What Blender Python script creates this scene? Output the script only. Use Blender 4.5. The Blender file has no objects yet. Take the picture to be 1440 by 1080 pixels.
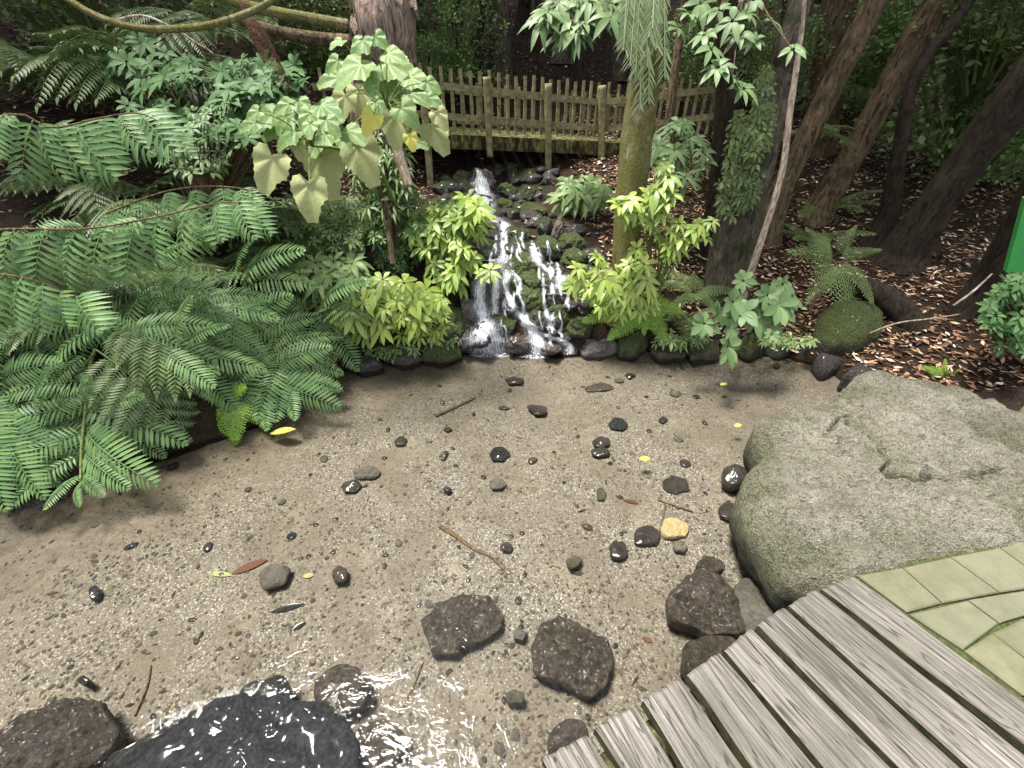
import bpy, math, random
import numpy as np
from mathutils import Vector, Matrix, noise
from mathutils.bvhtree import BVHTree
R = math.radians
random.seed(7)
SC = bpy.context.scene
COL = SC.collection
# ------------------------------------------------------------------ camera
F = 600.0; PITCH = R(35); CAM = Vector((0, 0, 1.8))
cp, sp = math.cos(PITCH), math.sin(PITCH)
cam = bpy.data.cameras.new('camera'); co = bpy.data.objects.new('camera', cam); COL.objects.link(co)
co.location = CAM; co.rotation_euler = (R(90) - PITCH, 0, 0)
cam.sensor_width = 36; cam.lens = 36 * F / 1440; cam.clip_end = 200; cam.clip_start = 0.02
SC.camera = co
def ray(px, py):
    u = px - 720; v = 540 - py
    return Vector((u, F * cp + v * sp, -F * sp + v * cp)) / F
def at(px, py, Y):
    r = ray(px, py); return CAM + r * (Y / r.y)
def atz(px, py, z):
    r = ray(px, py); return CAM + r * ((z - CAM.z) / r.z)
def depth(p):
    d = p - CAM; return d.y * cp - d.z * sp
def mpp(p):                       # metres per photo pixel at p
    return depth(p) / F
# ------------------------------------------------------------------ objects
def link(o): COL.objects.link(o); return o
def tag(o, label=None, cat=None, group=None, kind=None):
    if label: o['label'] = label
    if cat: o['category'] = cat
    if group: o['group'] = group
    if kind: o['kind'] = kind
    return o
def empty(name, loc=(0, 0, 0)):
    o = bpy.data.objects.new(name, None); o.location = loc; o.empty_display_size = .05
    return link(o)
def mesh_obj(name, me, m, parent=None, loc=None):
    o = bpy.data.objects.new(name, me); link(o)
    if m is not None and not me.materials:
        me.materials.append(m)
    if parent is not None:
        o.parent = parent
    if loc is not None: o.location = loc
    return o
class MB:
    def __init__(s): s.v = []; s.f = []
    def add(s, vs, fs):
        n = len(s.v); s.v.extend(vs); s.f.extend([tuple(i + n for i in f) for f in fs])
    def mesh(s, name, smooth=True, origin=None):
        me = bpy.data.meshes.new(name)
        vs = [tuple(p) for p in s.v] if origin is None else [tuple(Vector(p) - Vector(origin)) for p in s.v]
        me.from_pydata(vs, [], s.f); 
        if smooth: me.polygons.foreach_set('use_smooth', [True] * len(me.polygons))
        me.update(); return me
    def build(s, name, m, parent=None, smooth=True):
        """world coordinates in; origin at the parent or at the lowest middle"""
        if parent is not None:
            og = Vector(parent.location)
            if parent.parent is not None: og = og + Vector(parent.parent.location)
            return mesh_obj(name, s.mesh(name, smooth, og), m, parent)
        a = np.array([tuple(p) for p in s.v]); og = Vector(((a[:, 0].min() + a[:, 0].max()) / 2, (a[:, 1].min() + a[:, 1].max()) / 2, a[:, 2].min()))
        return mesh_obj(name, s.mesh(name, smooth, og), m, None, og)
def box(mb, c, u, v, w, hx, hy, hz):
    c = Vector(c); vs = []
    for a in (-1, 1):
        for b in (-1, 1):
            for d in (-1, 1): vs.append(c + u * (a * hx) + v * (b * hy) + w * (d * hz))
    mb.add(vs, [(0, 1, 3, 2), (4, 6, 7, 5), (0, 4, 5, 1), (2, 3, 7, 6), (0, 2, 6, 4), (1, 5, 7, 3)])
def frames(pts):
    out = []; n = len(pts); up = Vector((0.13, 1, 0.07)).normalized()
    for i in range(n):
        t = (pts[min(i + 1, n - 1)] - pts[max(i - 1, 0)]).normalized()
        a = t.cross(up)
        if a.length < 1e-3: a = t.cross(Vector((1, 0, 0)))
        a.normalize(); b = a.cross(t).normalized(); out.append((t, a, b)); up = b
    return out
def smooth_path(pts, rs, n):
    """Catmull-Rom through pts"""
    P = [Vector(p) for p in pts]; m = len(P); o = []; ro = []
    for i in range(n + 1):
        u = i / n * (m - 1); k = min(int(u), m - 2); t = u - k
        p0 = P[max(k - 1, 0)]; p1 = P[k]; p2 = P[k + 1]; p3 = P[min(k + 2, m - 1)]
        q = 0.5 * ((2 * p1) + (p2 - p0) * t + (2 * p0 - 5 * p1 + 4 * p2 - p3) * t * t + (3 * p1 - p0 - 3 * p2 + p3) * t ** 3)
        o.append(q); ro.append(rs[k] * (1 - t) + rs[k + 1] * t)
    return o, ro
def tube(mb, pts, rs, n=24, seg=8, rough=0.0, freq=6.0, flute=0.0, seed=0, cap=True):
    P, Rr = smooth_path(pts, rs, n); fr = frames(P); vs = []; fs = []
    L = 0
    for i, (p, r, (t, a, b)) in enumerate(zip(P, Rr, fr)):
        if i: L += (P[i] - P[i - 1]).length
        for k in range(seg):
            th = 2 * math.pi * k / seg; d = a * math.cos(th) + b * math.sin(th); rr = r
            if rough:
                q = Vector((math.cos(th) * 1.2 + seed, math.sin(th) * 1.2, L * freq / 3))
                rr *= 1 + rough * noise.noise(q) + rough * .5 * noise.noise(q * 2.7) + rough * .25 * noise.noise(q * 6.1)
            if flute: rr *= 1 + flute * noise.noise(Vector((th * 2.2 + seed, L * .5, 3.3)))
            vs.append(p + d * rr)
    for i in range(n):
        for k in range(seg):
            k2 = (k + 1) % seg; fs.append((i * seg + k, i * seg + k2, (i + 1) * seg + k2, (i + 1) * seg + k))
    if cap:
        fs.append(tuple(range(seg - 1, -1, -1))); fs.append(tuple(n * seg + k for k in range(seg)))
    mb.add(vs, fs)
# ------------------------------------------------------------------ materials
class NT:
    def __init__(s, name):
        s.m = bpy.data.materials.new(name); s.m.use_nodes = True; s.t = s.m.node_tree; s.t.nodes.clear()
        s.out = s.t.nodes.new('ShaderNodeOutputMaterial')
    def n(s, typ, **kw):
        nd = s.t.nodes.new('ShaderNode' + typ)
        for k, v in kw.items():
            if k in nd.inputs: s.set(nd.inputs[k], v)
            else: setattr(nd, k, v)
        return nd
    def set(s, inp, v):
        if isinstance(v, bpy.types.NodeSocket): s.t.links.new(v, inp)
        elif isinstance(v, bpy.types.Node): s.t.links.new(v.outputs[0], inp)
        elif isinstance(v, (tuple, list)) and len(v) == 3 and inp.type == 'RGBA': inp.default_value = (*v, 1)
        else: inp.default_value = v
    def coord(s, kind='Object', scale=(1, 1, 1)):
        c = s.n('TexCoord'); mp = s.n('Mapping'); s.t.links.new(c.outputs[kind], mp.inputs[0]); mp.inputs['Scale'].default_value = scale
        return mp.outputs[0]
    def world(s, scale=(1, 1, 1)):
        g = s.n('NewGeometry'); mp = s.n('Mapping'); s.t.links.new(g.outputs['Position'], mp.inputs[0]); mp.inputs['Scale'].default_value = scale
        return mp.outputs[0]
    def noise(s, vec, scale, detail=6, rough=.6, dist=0):
        nd = s.n('TexNoise'); s.set(nd.inputs['Vector'], vec); nd.inputs['Scale'].default_value = scale; nd.inputs['Detail'].default_value = detail
        nd.inputs['Roughness'].default_value = rough; nd.inputs['Distortion'].default_value = dist; return nd.outputs[0]
    def vor(s, vec, scale, feat='F1', out='Distance'):
        nd = s.n('TexVoronoi'); nd.feature = feat; s.set(nd.inputs['Vector'], vec); nd.inputs['Scale'].default_value = scale; return nd.outputs[out]
    def ramp(s, fac, stops):
        nd = s.n('ValToRGB'); s.set(nd.inputs[0], fac); e = nd.color_ramp.elements
        while len(e) < len(stops): e.new(.5)
        for q, (p, c) in zip(e, stops):
            q.position = p; q.color = (*c, 1) if isinstance(c, tuple) else (c, c, c, 1)
        return nd.outputs[0]
    def mix(s, f, a, b, mode='MIX'):
        nd = s.n('Mix'); nd.data_type = 'RGBA'; nd.blend_type = mode
        s.set(nd.inputs[0], f); s.set(nd.inputs[6], a); s.set(nd.inputs[7], b); return nd.outputs[2]
    def math(s, op, a, b=0.0):
        nd = s.n('Math'); nd.operation = op; s.set(nd.inputs[0], a); s.set(nd.inputs[1], b); return nd.outputs[0]
    def bump(s, h, strength=.5, dist=.01, normal=None):
        nd = s.n('Bump'); s.set(nd.inputs['Height'], h); nd.inputs['Strength'].default_value = strength; nd.inputs['Distance'].default_value = dist
        if normal is not None: s.set(nd.inputs['Normal'], normal)
        return nd.outputs[0]
    def pbr(s, base, rough=.8, spec=.4, normal=None, **kw):
        p = s.n('BsdfPrincipled'); s.set(p.inputs['Base Color'], base); s.set(p.inputs['Roughness'], rough); s.set(p.inputs['Specular IOR Level'], spec)
        if normal is not None: s.set(p.inputs['Normal'], normal)
        for k, v in kw.items(): s.set(p.inputs[k.replace('_', ' ')], v)
        return p.outputs[0]
    def end(s, sh): s.t.links.new(sh, s.out.inputs[0]); return s.m
def upness(n):
    g = n.n('NewGeometry'); sx = n.n('SeparateXYZ'); n.t.links.new(g.outputs['Normal'], sx.inputs[0]); return sx.outputs[2]
def leaf_mat(name, cols, rough=.38, trans=.25, spec=.5, vein=False):
    n = NT(name); g = n.n('NewGeometry'); oi = n.n('ObjectInfo')
    f = n.math('FRACT', n.math('ADD', g.outputs['Random Per Island'], n.math('MULTIPLY', oi.outputs['Random'], 3.7)))
    k = len(cols); c = n.ramp(f, [(i / max(1, k - 1), cc) for i, cc in enumerate(cols)])
    w = n.world(); c = n.mix(n.math('MULTIPLY', n.noise(w, 9, 3), .35), c, tuple(x * .55 for x in cols[0]))
    if vein:
        c = n.mix(n.ramp(n.noise(w, 60, 4), [(.45, 0.0), (.75, .5)]), c, tuple(min(1, x * 1.5) for x in cols[-1]))
    nor = n.bump(n.noise(w, 90, 3), .25, .004)
    p = n.pbr(c, rough, spec, nor); t = n.n('BsdfTranslucent'); n.set(t.inputs[0], n.mix(.5, c, (.25, .4, .05), 'MULTIPLY') if False else c)
    m = n.n('MixShader'); m.inputs[0].default_value = trans; n.t.links.new(p, m.inputs[1]); n.t.links.new(t.outputs[0], m.inputs[2])
    return n.end(m.outputs[0])
def rock_mat(name, base, dark, moss=(.06, .085, .015), mossy=.5, rough=.75, wet=0.0, scale=1.0, coarse=False):
    n = NT(name); v = n.world((scale, scale, scale)); oi = n.n('ObjectInfo')
    a = n.noise(v, 14, 8, .65); c = n.ramp(a, [(.3, dark), (.62, base), (.85, tuple(min(1, x * 1.35) for x in base))])
    c = n.mix(n.ramp(n.noise(v, 150, 3), [(.42, 0.0), (.62, .45)]), c, tuple(x * .35 for x in dark))
    c = n.mix(n.ramp(n.noise(v, 210, 2), [(.6, 0.0), (.7, .4)]), c, tuple(min(.7, x * 2) for x in base))
    if coarse:
        c = n.mix(n.ramp(n.noise(v, 38, 9, .8, .3), [(.5, 0.0), (.62, .6)]), c, tuple(x * 2.6 for x in base)); c = n.mix(n.ramp(n.vor(v, 26), [(.1, .8), (.3, 0.0)]), c, dark)
    up = upness(n)
    if mossy > 0:
        mk = n.math('ADD', n.math('MULTIPLY', up, .35), n.noise(v, 7, 6, .7))
        mf = n.ramp(n.math('ADD', mk, mossy - .5), [(.5, 0.0), (.66, 1.0)])
        mc = n.ramp(n.noise(v, 120, 4), [(.36, tuple(x * .25 for x in moss)), (.5, moss), (.66, tuple(min(1, x * 2.4) for x in moss))])
        c = n.mix(mf, c, mc); rg = n.mix(mf, (rough,) * 3, (.95,) * 3)
        h = n.math('ADD', n.math('MULTIPLY', n.noise(v, 40, 8, .7), .8), n.math('MULTIPLY', n.math('MULTIPLY', n.noise(v, 130, 5, .8), mf), 1.6))
    else:
        rg = n.ramp(n.noise(v, 60, 4), [(.35, rough), (.65, min(1, rough + .4))]); h = n.math('ADD', n.noise(v, 30, 10, .8), n.math('MULTIPLY', n.vor(v, 38), .5))
    nor = n.bump(h, 1, .045 if coarse else .025)
    kw = {}
    if wet: kw['Coat_Weight'] = wet; kw['Coat_Roughness'] = .12
    return n.end(n.pbr(c, rg, .45, nor, **kw))
def bark_mat(name, base, dark, moss=None, mamt=.5, vs=(9, 9, 2.2), strength=1.0):
    n = NT(name); v = n.world(vs); w = n.world()
    a = n.noise(v, 3.2, 8, .7, .6); c = n.ramp(a, [(.38, dark), (.52, base), (.68, tuple(min(1, x * 1.7) for x in base))])
    c = n.mix(n.ramp(n.noise(w, 11, 6, .75), [(.56, 0.0), (.63, .55)]), c, tuple(min(.6, x * 2.2) for x in base))
    h = n.math('ADD', a, n.math('MULTIPLY', n.noise(w, 60, 5, .7), .35))
    if moss:
        mf = n.ramp(n.math('ADD', n.noise(w, 5, 7, .7), mamt - .5), [(.42, 0.0), (.58, 1.0)])
        mc = n.ramp(n.noise(w, 90, 4, .7), [(.3, tuple(x * .4 for x in moss)), (.52, moss), (.72, tuple(min(1, x * 1.9) for x in moss))])
        c = n.mix(mf, c, mc); h = n.math('ADD', h, n.math('MULTIPLY', n.noise(w, 140, 4, .7), .7))
    return n.end(n.pbr(c, .9, .25, n.bump(h, strength, .03)))
M = {}
M['fern'] = leaf_mat('fern_leaf', [(.10, .19, .07), (.14, .26, .09), (.21, .33, .11), (.12, .23, .11)], .48, .25, .35)
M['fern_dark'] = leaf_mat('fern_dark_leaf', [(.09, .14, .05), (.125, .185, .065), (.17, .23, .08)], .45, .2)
M['fern_mid'] = leaf_mat('fern_mid_leaf', [(.15, .24, .08), (.21, .31, .10), (.27, .36, .14)], .5, .3)
M['fern_lime'] = leaf_mat('fern_lime_leaf', [(.22, .42, .05), (.30, .52, .07), (.38, .58, .10)], .5, .35)
M['lime'] = leaf_mat('lime_leaf', [(.28, .39, .075), (.38, .49, .10), (.50, .58, .17), (.20, .32, .07)], .42, .35)
M['lime_green'] = leaf_mat('lime_green_leaf', [(.20, .31, .07), (.32, .44, .10), (.46, .55, .13)], .42, .3)
M['broad'] = leaf_mat('broad_leaf', [(.12, .22, .06), (.19, .30, .10), (.26, .36, .13)], .5, .35, .4, True)
M['broad_old'] = leaf_mat('broad_old_leaf', [(.34, .38, .17), (.42, .44, .20), (.38, .40, .19)], .6, .3, .3, True)
M['broad_yellow'] = leaf_mat('yellow_leaf', [(.62, .58, .12), (.7, .66, .16)], .5, .35, .4)
M['shrub'] = leaf_mat('shrub_leaf', [(.05, .12, .035), (.08, .17, .055), (.13, .23, .085)], .55, .2, .25)
M['shrub_glossy'] = leaf_mat('glossy_leaf', [(.12, .20, .08), (.17, .27, .11), (.24, .34, .15)], .48, .25, .35)
M['canopy'] = leaf_mat('canopy_leaf', [(.07, .11, .03), (.11, .16, .045), (.17, .23, .07)], .45, .25)
M['needle'] = leaf_mat('hanging_leaf', [(.26, .34, .15), (.42, .50, .28), (.18, .25, .10)], .5, .2)
M['stem'] = bark_mat('green_stem', (.16, .2, .06), (.08, .1, .03), None, .5, (20, 20, 20), .3)
M['stem_brown'] = bark_mat('brown_stem', (.13, .09, .05), (.05, .035, .02), None, .5, (20, 20, 6), .4)
M['deadfrond'] = leaf_mat('dead_frond', [(.10, .045, .03), (.17, .08, .05), (.07, .035, .025)], .8, .1, .2)
M['bark_mossy'] = bark_mat('mossy_bark', (.30, .26, .15), (.06, .05, .022), (.20, .19, .055), .56, (9, 9, 5), 1.0)
M['bark_brown'] = bark_mat('brown_bark', (.19, .135, .08), (.045, .03, .018), (.07, .08, .03), .38)
M['bark_dark'] = bark_mat('dark_bark', (.045, .033, .022), (.012, .009, .006), (.035, .045, .015), .3)
M['bark_grey'] = bark_mat('grey_bark', (.12, .098, .075), (.03, .025, .022), (.05, .065, .02), .42)
M['bark_shaggy'] = bark_mat('shaggy_bark', (.30, .22, .18), (.08, .05, .04), None, .5, (14, 14, 1.5))
M['bark_pale'] = bark_mat('pale_bark', (.42, .33, .26), (.16, .11, .08), None, .5, (20, 20, 4), .6)
M['rock_moss'] = rock_mat('mossy_rock', (.07, .062, .05), (.02, .018, .016), (.075, .098, .024), .58, .6, .1)
M['rock_halfmoss'] = rock_mat('part_mossy_rock', (.085, .075, .065), (.025, .022, .02), (.05, .07, .015), .38, .5, .3)
M['rock_wet'] = rock_mat('wet_dark_rock', (.06, .048, .045), (.014, .011, .012), (.04, .04, .015), 0, .45, .35)
M['rock_pool'] = rock_mat('mottled_pool_rock', (.10, .078, .062), (.022, .017, .014), (.04, .04, .015), 0, .6, .1, 1, True)
M['rock_olive'] = rock_mat('olive_rock', (.13, .125, .085), (.045, .042, .03), (.04, .04, .015), 0, .5)
M['rock_black'] = rock_mat('wet_black_rock', (.035, .036, .042), (.009, .009, .012), (.04, .04, .015), 0, .5, .35, 1.6, True)
M['rock_brown'] = rock_mat('wet_brown_rock', (.10, .075, .062), (.022, .016, .014), (.04, .04, .015), 0, .42, .45)
M['rock_grey'] = rock_mat('grey_rock', (.19, .175, .155), (.08, .072, .062), (.09, .1, .04), 0, .65)
M['rock_tan'] = rock_mat('tan_rock', (.20, .172, .145), (.12, .1, .08), (.1, .1, .04), 0, .6)
M['rock_cream'] = rock_mat('cream_rock', (.68, .56, .30), (.50, .38, .18), (.1, .1, .04), 0, .5, .4)
# ------------------------------------------------------------------ terrain
_pp = [(-420, 930), (-200, 800), (0, 712), (120, 672), (230, 640), (380, 592), (470, 522), (560, 502), (650, 496), (800, 498), (900, 490), (1000, 497), (1100, 500), (1170, 520), (1215, 560), (1250, 700), (1300, 840)]
POOL = [atz(x, y, 0).to_2d() for x, y in _pp] + [Vector((1.6, .6)), Vector((1.3, -1.6)), Vector((-3.6, -1.8))]
def pool_d(X, Y):
    """signed distance, positive outside (numpy)"""
    X = np.asarray(X, float); Y = np.asarray(Y, float); d = np.full(X.shape, 1e9); ins = np.zeros(X.shape, bool); n = len(POOL)
    for i in range(n):
        a = POOL[i]; b = POOL[(i + 1) % n]; ex, ey = b.x - a.x, b.y - a.y
        t = np.clip(((X - a.x) * ex + (Y - a.y) * ey) / (ex * ex + ey * ey), 0, 1)
        d = np.minimum(d, np.hypot(X - a.x - t * ex, Y - a.y - t * ey))
        c = ((a.y > Y) != (b.y > Y)) & (X < (b.x - a.x) * (Y - a.y) / (b.y - a.y + 1e-12) + a.x); ins ^= c
    return np.where(ins, -d, d)
KL = ([0, .1, .5, 1, 2, 4, 8, 16, 30], [0, .14, .42, .68, 1.15, 2.1, 4.2, 8.5, 15])
KB = ([0, .06, .15, .3, .5, 1, 1.5, 2.3, 3, 4, 5.5, 7, 10, 16, 30], [0, .10, .22, .42, .52, .63, .72, .80, .92, 1.15, 1.6, 2.2, 3.8, 7.5, 15])
KR = ([0, .1, .5, 1, 2, 4, 6, 9, 16, 30], [0, .09, .17, .28, .5, .92, 1.35, 2.3, 6, 13])
def sstep(a, b, x): t = np.clip((x - a) / (b - a), 0, 1); return t * t * (3 - 2 * t)
def Hn(X, Y):
    X = np.asarray(X, float); Y = np.asarray(Y, float)
    d = pool_d(X, Y); D = np.maximum(d, 0)
    wl = sstep(-.9, -1.9, X + .12 * np.maximum(Y - 3, 0)); wr = sstep(.9, 1.9, X - .12 * np.maximum(Y - 3, 0))
    h = wl * np.interp(D, *KL) + wr * np.interp(D, *KR) + (1 - wl - wr) * np.interp(D, *KB)
    chan = np.exp(-((X + .05) / .75) ** 2) * sstep(3.6, 5.0, Y) * (1 - sstep(6.5, 9, Y)); h = h - .12 * chan
    # the near right corner is levelled for the paving
    flat = sstep(.9, 1.2, X) * sstep(2.0, 1.2, Y); h = h * (1 - flat) + .2 * flat * (d > 0)
    behind = sstep(0.2, -1.5, Y); h = h * (1 - behind) + np.minimum(h, .35) * behind
    return np.where(d < 0, np.maximum(-.5, d * 3), h)
def H(x, y):
    h = float(Hn(np.array([x]), np.array([y]))[0])
    return h + .05 * noise.noise(Vector((x * 1.7, y * 1.7, 0))) * min(1, max(0, h * 3))
def hit(px, py, lift=0.0):
    r = ray(px, py); k = np.linspace(1.2, 26, 1500) / r.y
    X = CAM.x + r.x * k; Y = CAM.y + r.y * k; Z = CAM.z + r.z * k; h = np.maximum(Hn(X, Y), 0)
    b = np.where(Z < h)[0]
    i = b[0] if len(b) else len(k) - 1
    p = Vector((X[i], Y[i], 0)); p.z = max(0, H(p.x, p.y)) + lift; return p
def grid_mesh(name, xs, ys, zf):
    nx, ny = len(xs), len(ys); X, Y = np.meshgrid(xs, ys); Z = zf(X, Y)
    v = np.stack([X.ravel(), Y.ravel(), Z.ravel()], 1); idx = np.arange(nx * ny).reshape(ny, nx)
    f = np.stack([idx[:-1, :-1].ravel(), idx[:-1, 1:].ravel(), idx[1:, 1:].ravel(), idx[1:, :-1].ravel()], 1)
    me = bpy.data.meshes.new(name); me.from_pydata(v.tolist(), [], f.tolist()); me.polygons.foreach_set('use_smooth', [True] * len(me.polygons)); me.update(); return me
def ground_z(X, Y):
    h = Hn(X, Y); nz = np.array([noise.noise(Vector((x * 1.7, y * 1.7, 0))) * .05 + noise.noise(Vector((x * 6, y * 6, 4))) * .02 for x, y in zip(X.ravel(), Y.ravel())]).reshape(X.shape)
    return h + nz * np.clip(h * 3, 0, 1)
n = NT('forest_soil'); w = n.world()
c = n.ramp(n.noise(w, 5, 8, .7), [(.3, (.018, .011, .007)), (.55, (.05, .03, .02)), (.75, (.085, .055, .035))])
c = n.mix(n.ramp(n.noise(w, 70, 5), [(.5, 0.0), (.68, .7)]), c, (.16, .10, .065))
c = n.mix(n.ramp(n.noise(w, 2.2, 6), [(.5, 0.0), (.62, .6)]), c, (.04, .05, .016)); c = n.mix(.35, c, (.012, .008, .006))
M['soil'] = n.end(n.pbr(c, .95, .2, n.bump(n.noise(w, 45, 8, .75), 1, .04)))
xs = np.concatenate([np.linspace(-24, -4, 60), np.linspace(-3.93, 4.6, 122), np.linspace(4.8, 26, 66)])
ys = np.concatenate([np.linspace(-8, 0, 30), np.linspace(.08, 7.5, 106), np.linspace(7.7, 30, 80)])
ground = mesh_obj('ground', grid_mesh('ground', xs, ys, ground_z), M['soil']); tag(ground, kind='structure')
# pool bed --------------------------------------------------------
def bed_z(X, Y):
    b = -.09 - .05 * sstep(1.6, .2, Y) - .02
    nz = np.array([noise.noise(Vector((x * 2.2, y * 2.2, 8))) * .022 + noise.noise(Vector((x * 9, y * 9, 2))) * .007 for x, y in zip(X.ravel(), Y.ravel())]).reshape(X.shape)
    d = pool_d(X, Y); b = b + nz + .09 * sstep(-.28, .02, d)
    return b
n = NT('pool_sand'); w = n.world()
w2n = n.n('TexNoise'); w2n.inputs['Scale'].default_value = 14; n.set(w2n.inputs['Vector'], w)
wd = n.mix(.012, w, w2n.outputs[1], 'ADD')
cell = n.vor(wd, 190, 'F1', 'Color'); sx = n.n('SeparateColor'); n.set(sx.inputs[0], cell)
c = n.ramp(sx.outputs[0], [(0, (.06, .05, .044)), (.14, (.13, .112, .097)), (.35, (.138, .120, .106)), (.68, (.188, .165, .147)), (.9, (.265, .24, .218)), (.97, (.44, .42, .39))])
cell2 = n.vor(wd, 72, 'F1', 'Color'); s2 = n.n('SeparateColor'); n.set(s2.inputs[0], cell2)
d2 = n.vor(wd, 72, 'F1', 'Distance')
peb = n.math('MULTIPLY', n.ramp(s2.outputs[1], [(.68, 0.0), (.70, 1.0)]), n.ramp(d2, [(.36, 1.0), (.46, 0.0)]))
pc = n.ramp(s2.outputs[2], [(0, (.03, .025, .022)), (.4, (.10, .085, .07)), (.7, (.20, .175, .145)), (1, (.48, .44, .38))])
c = n.mix(peb, c, pc)
big = n.noise(w, 1.6, 6, .65, .4)
c = n.mix(n.ramp(big, [(.40, .75), (.56, 0.0)]), c, (.135, .112, .09))
c = n.mix(n.ramp(n.noise(w, 5.5, 5, .6), [(.54, 0.0), (.70, .55)]), c, (.27, .23, .185))
c = n.mix(n.ramp(n.noise(w, 11, 6, .7), [(.57, 0.0), (.64, .65)]), c, (.085, .07, .055))
si = n.n('Attribute'); si.attribute_name = 'silt_shade'
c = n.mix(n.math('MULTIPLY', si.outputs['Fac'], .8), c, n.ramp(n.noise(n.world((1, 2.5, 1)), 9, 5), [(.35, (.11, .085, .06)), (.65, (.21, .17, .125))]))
hh = n.math('ADD', n.math('MULTIPLY', sx.outputs[1], .4), n.math('MULTIPLY', peb, .8)); hh = n.math('ADD', hh, n.noise(w, 35, 5))
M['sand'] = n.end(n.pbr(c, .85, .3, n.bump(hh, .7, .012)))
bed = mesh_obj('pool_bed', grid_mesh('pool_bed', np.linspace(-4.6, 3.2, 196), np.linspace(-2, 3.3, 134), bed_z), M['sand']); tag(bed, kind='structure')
Xb, Yb = np.meshgrid(np.linspace(-4.6, 3.2, 196), np.linspace(-2, 3.3, 134)); sil_shade = np.exp(-np.maximum(0, -pool_d(Xb, Yb) - .05) / .28) * (.55 + .45 * sstep(.3, -1.2, Xb)) + .5 * sstep(-1.3, -2.6, Xb)  # silt along the banks, plus shade of the left side put into the colour
bed.data.attributes.new('silt_shade', 'FLOAT', 'POINT').data.foreach_set('value', np.clip(sil_shade, 0, 1).ravel().astype(np.float32))
# ------------------------------------------------------------------ rocks
def rock_data(name, seed, sub=5, ang=.5, nz=.16, fine=.04, cuts=7):
    import bmesh
    bm = bmesh.new(); bmesh.ops.create_icosphere(bm, subdivisions=sub, radius=1); rnd = random.Random(seed)
    planes = []
    for _ in range(cuts):
        v = Vector((rnd.gauss(0, 1), rnd.gauss(0, 1), rnd.gauss(0, .8))).normalized(); planes.append((v, rnd.uniform(.62, .9)))
    o = Vector((seed * 3.7, seed * 1.3, 0))
    for v in bm.verts:
        p = v.co.copy()
        for q, k in planes:
            dd = p.dot(q)
            if dd > k: p -= q * (dd - k) * ang
        p *= 1 + nz * noise.noise(p * 1.3 + o) + nz * .5 * noise.noise(p * 3 + o) + fine * noise.noise(p * 8 + o) + fine * .5 * noise.noise(p * 17 + o)
        v.co = p
    me = bpy.data.meshes.new(name); bm.to_mesh(me); bm.free(); me.polygons.foreach_set('use_smooth', [True] * len(me.polygons)); return me
PROTO = {}
def rock_inst(name, mat, kind, idx, loc, size, rot):
    """kind: 'round' | 'angular'; meshes shared"""
    key = (kind, idx, mat, name)
    if key not in PROTO:
        me = rock_data(name, idx + (40 if kind == 'angular' else 0), 5 if name == 'cascade_rock' else 3, .9 if kind == 'angular' else .6, .26 if name != 'pebble' else .12, .09 if name != 'pebble' else .02, 10 if kind == 'angular' else 5)
        me.materials.append(M[mat]); PROTO[key] = me
    o = link(bpy.data.objects.new(name, PROTO[key])); o.location = loc; o.scale = size; o.rotation_euler = rot; return o
SURF = []        # world triangles of the cascade, for draping water
def collect(o):
    me = o.data; mw = Matrix.LocRotScale(o.location, o.rotation_euler, o.scale); n0 = len(SURF_V)
    SURF_V.extend([mw @ v.co for v in me.vertices]); SURF_F.extend([tuple(i + n0 for i in p.vertices) for p in me.polygons])
SURF_V = []; SURF_F = []
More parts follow.
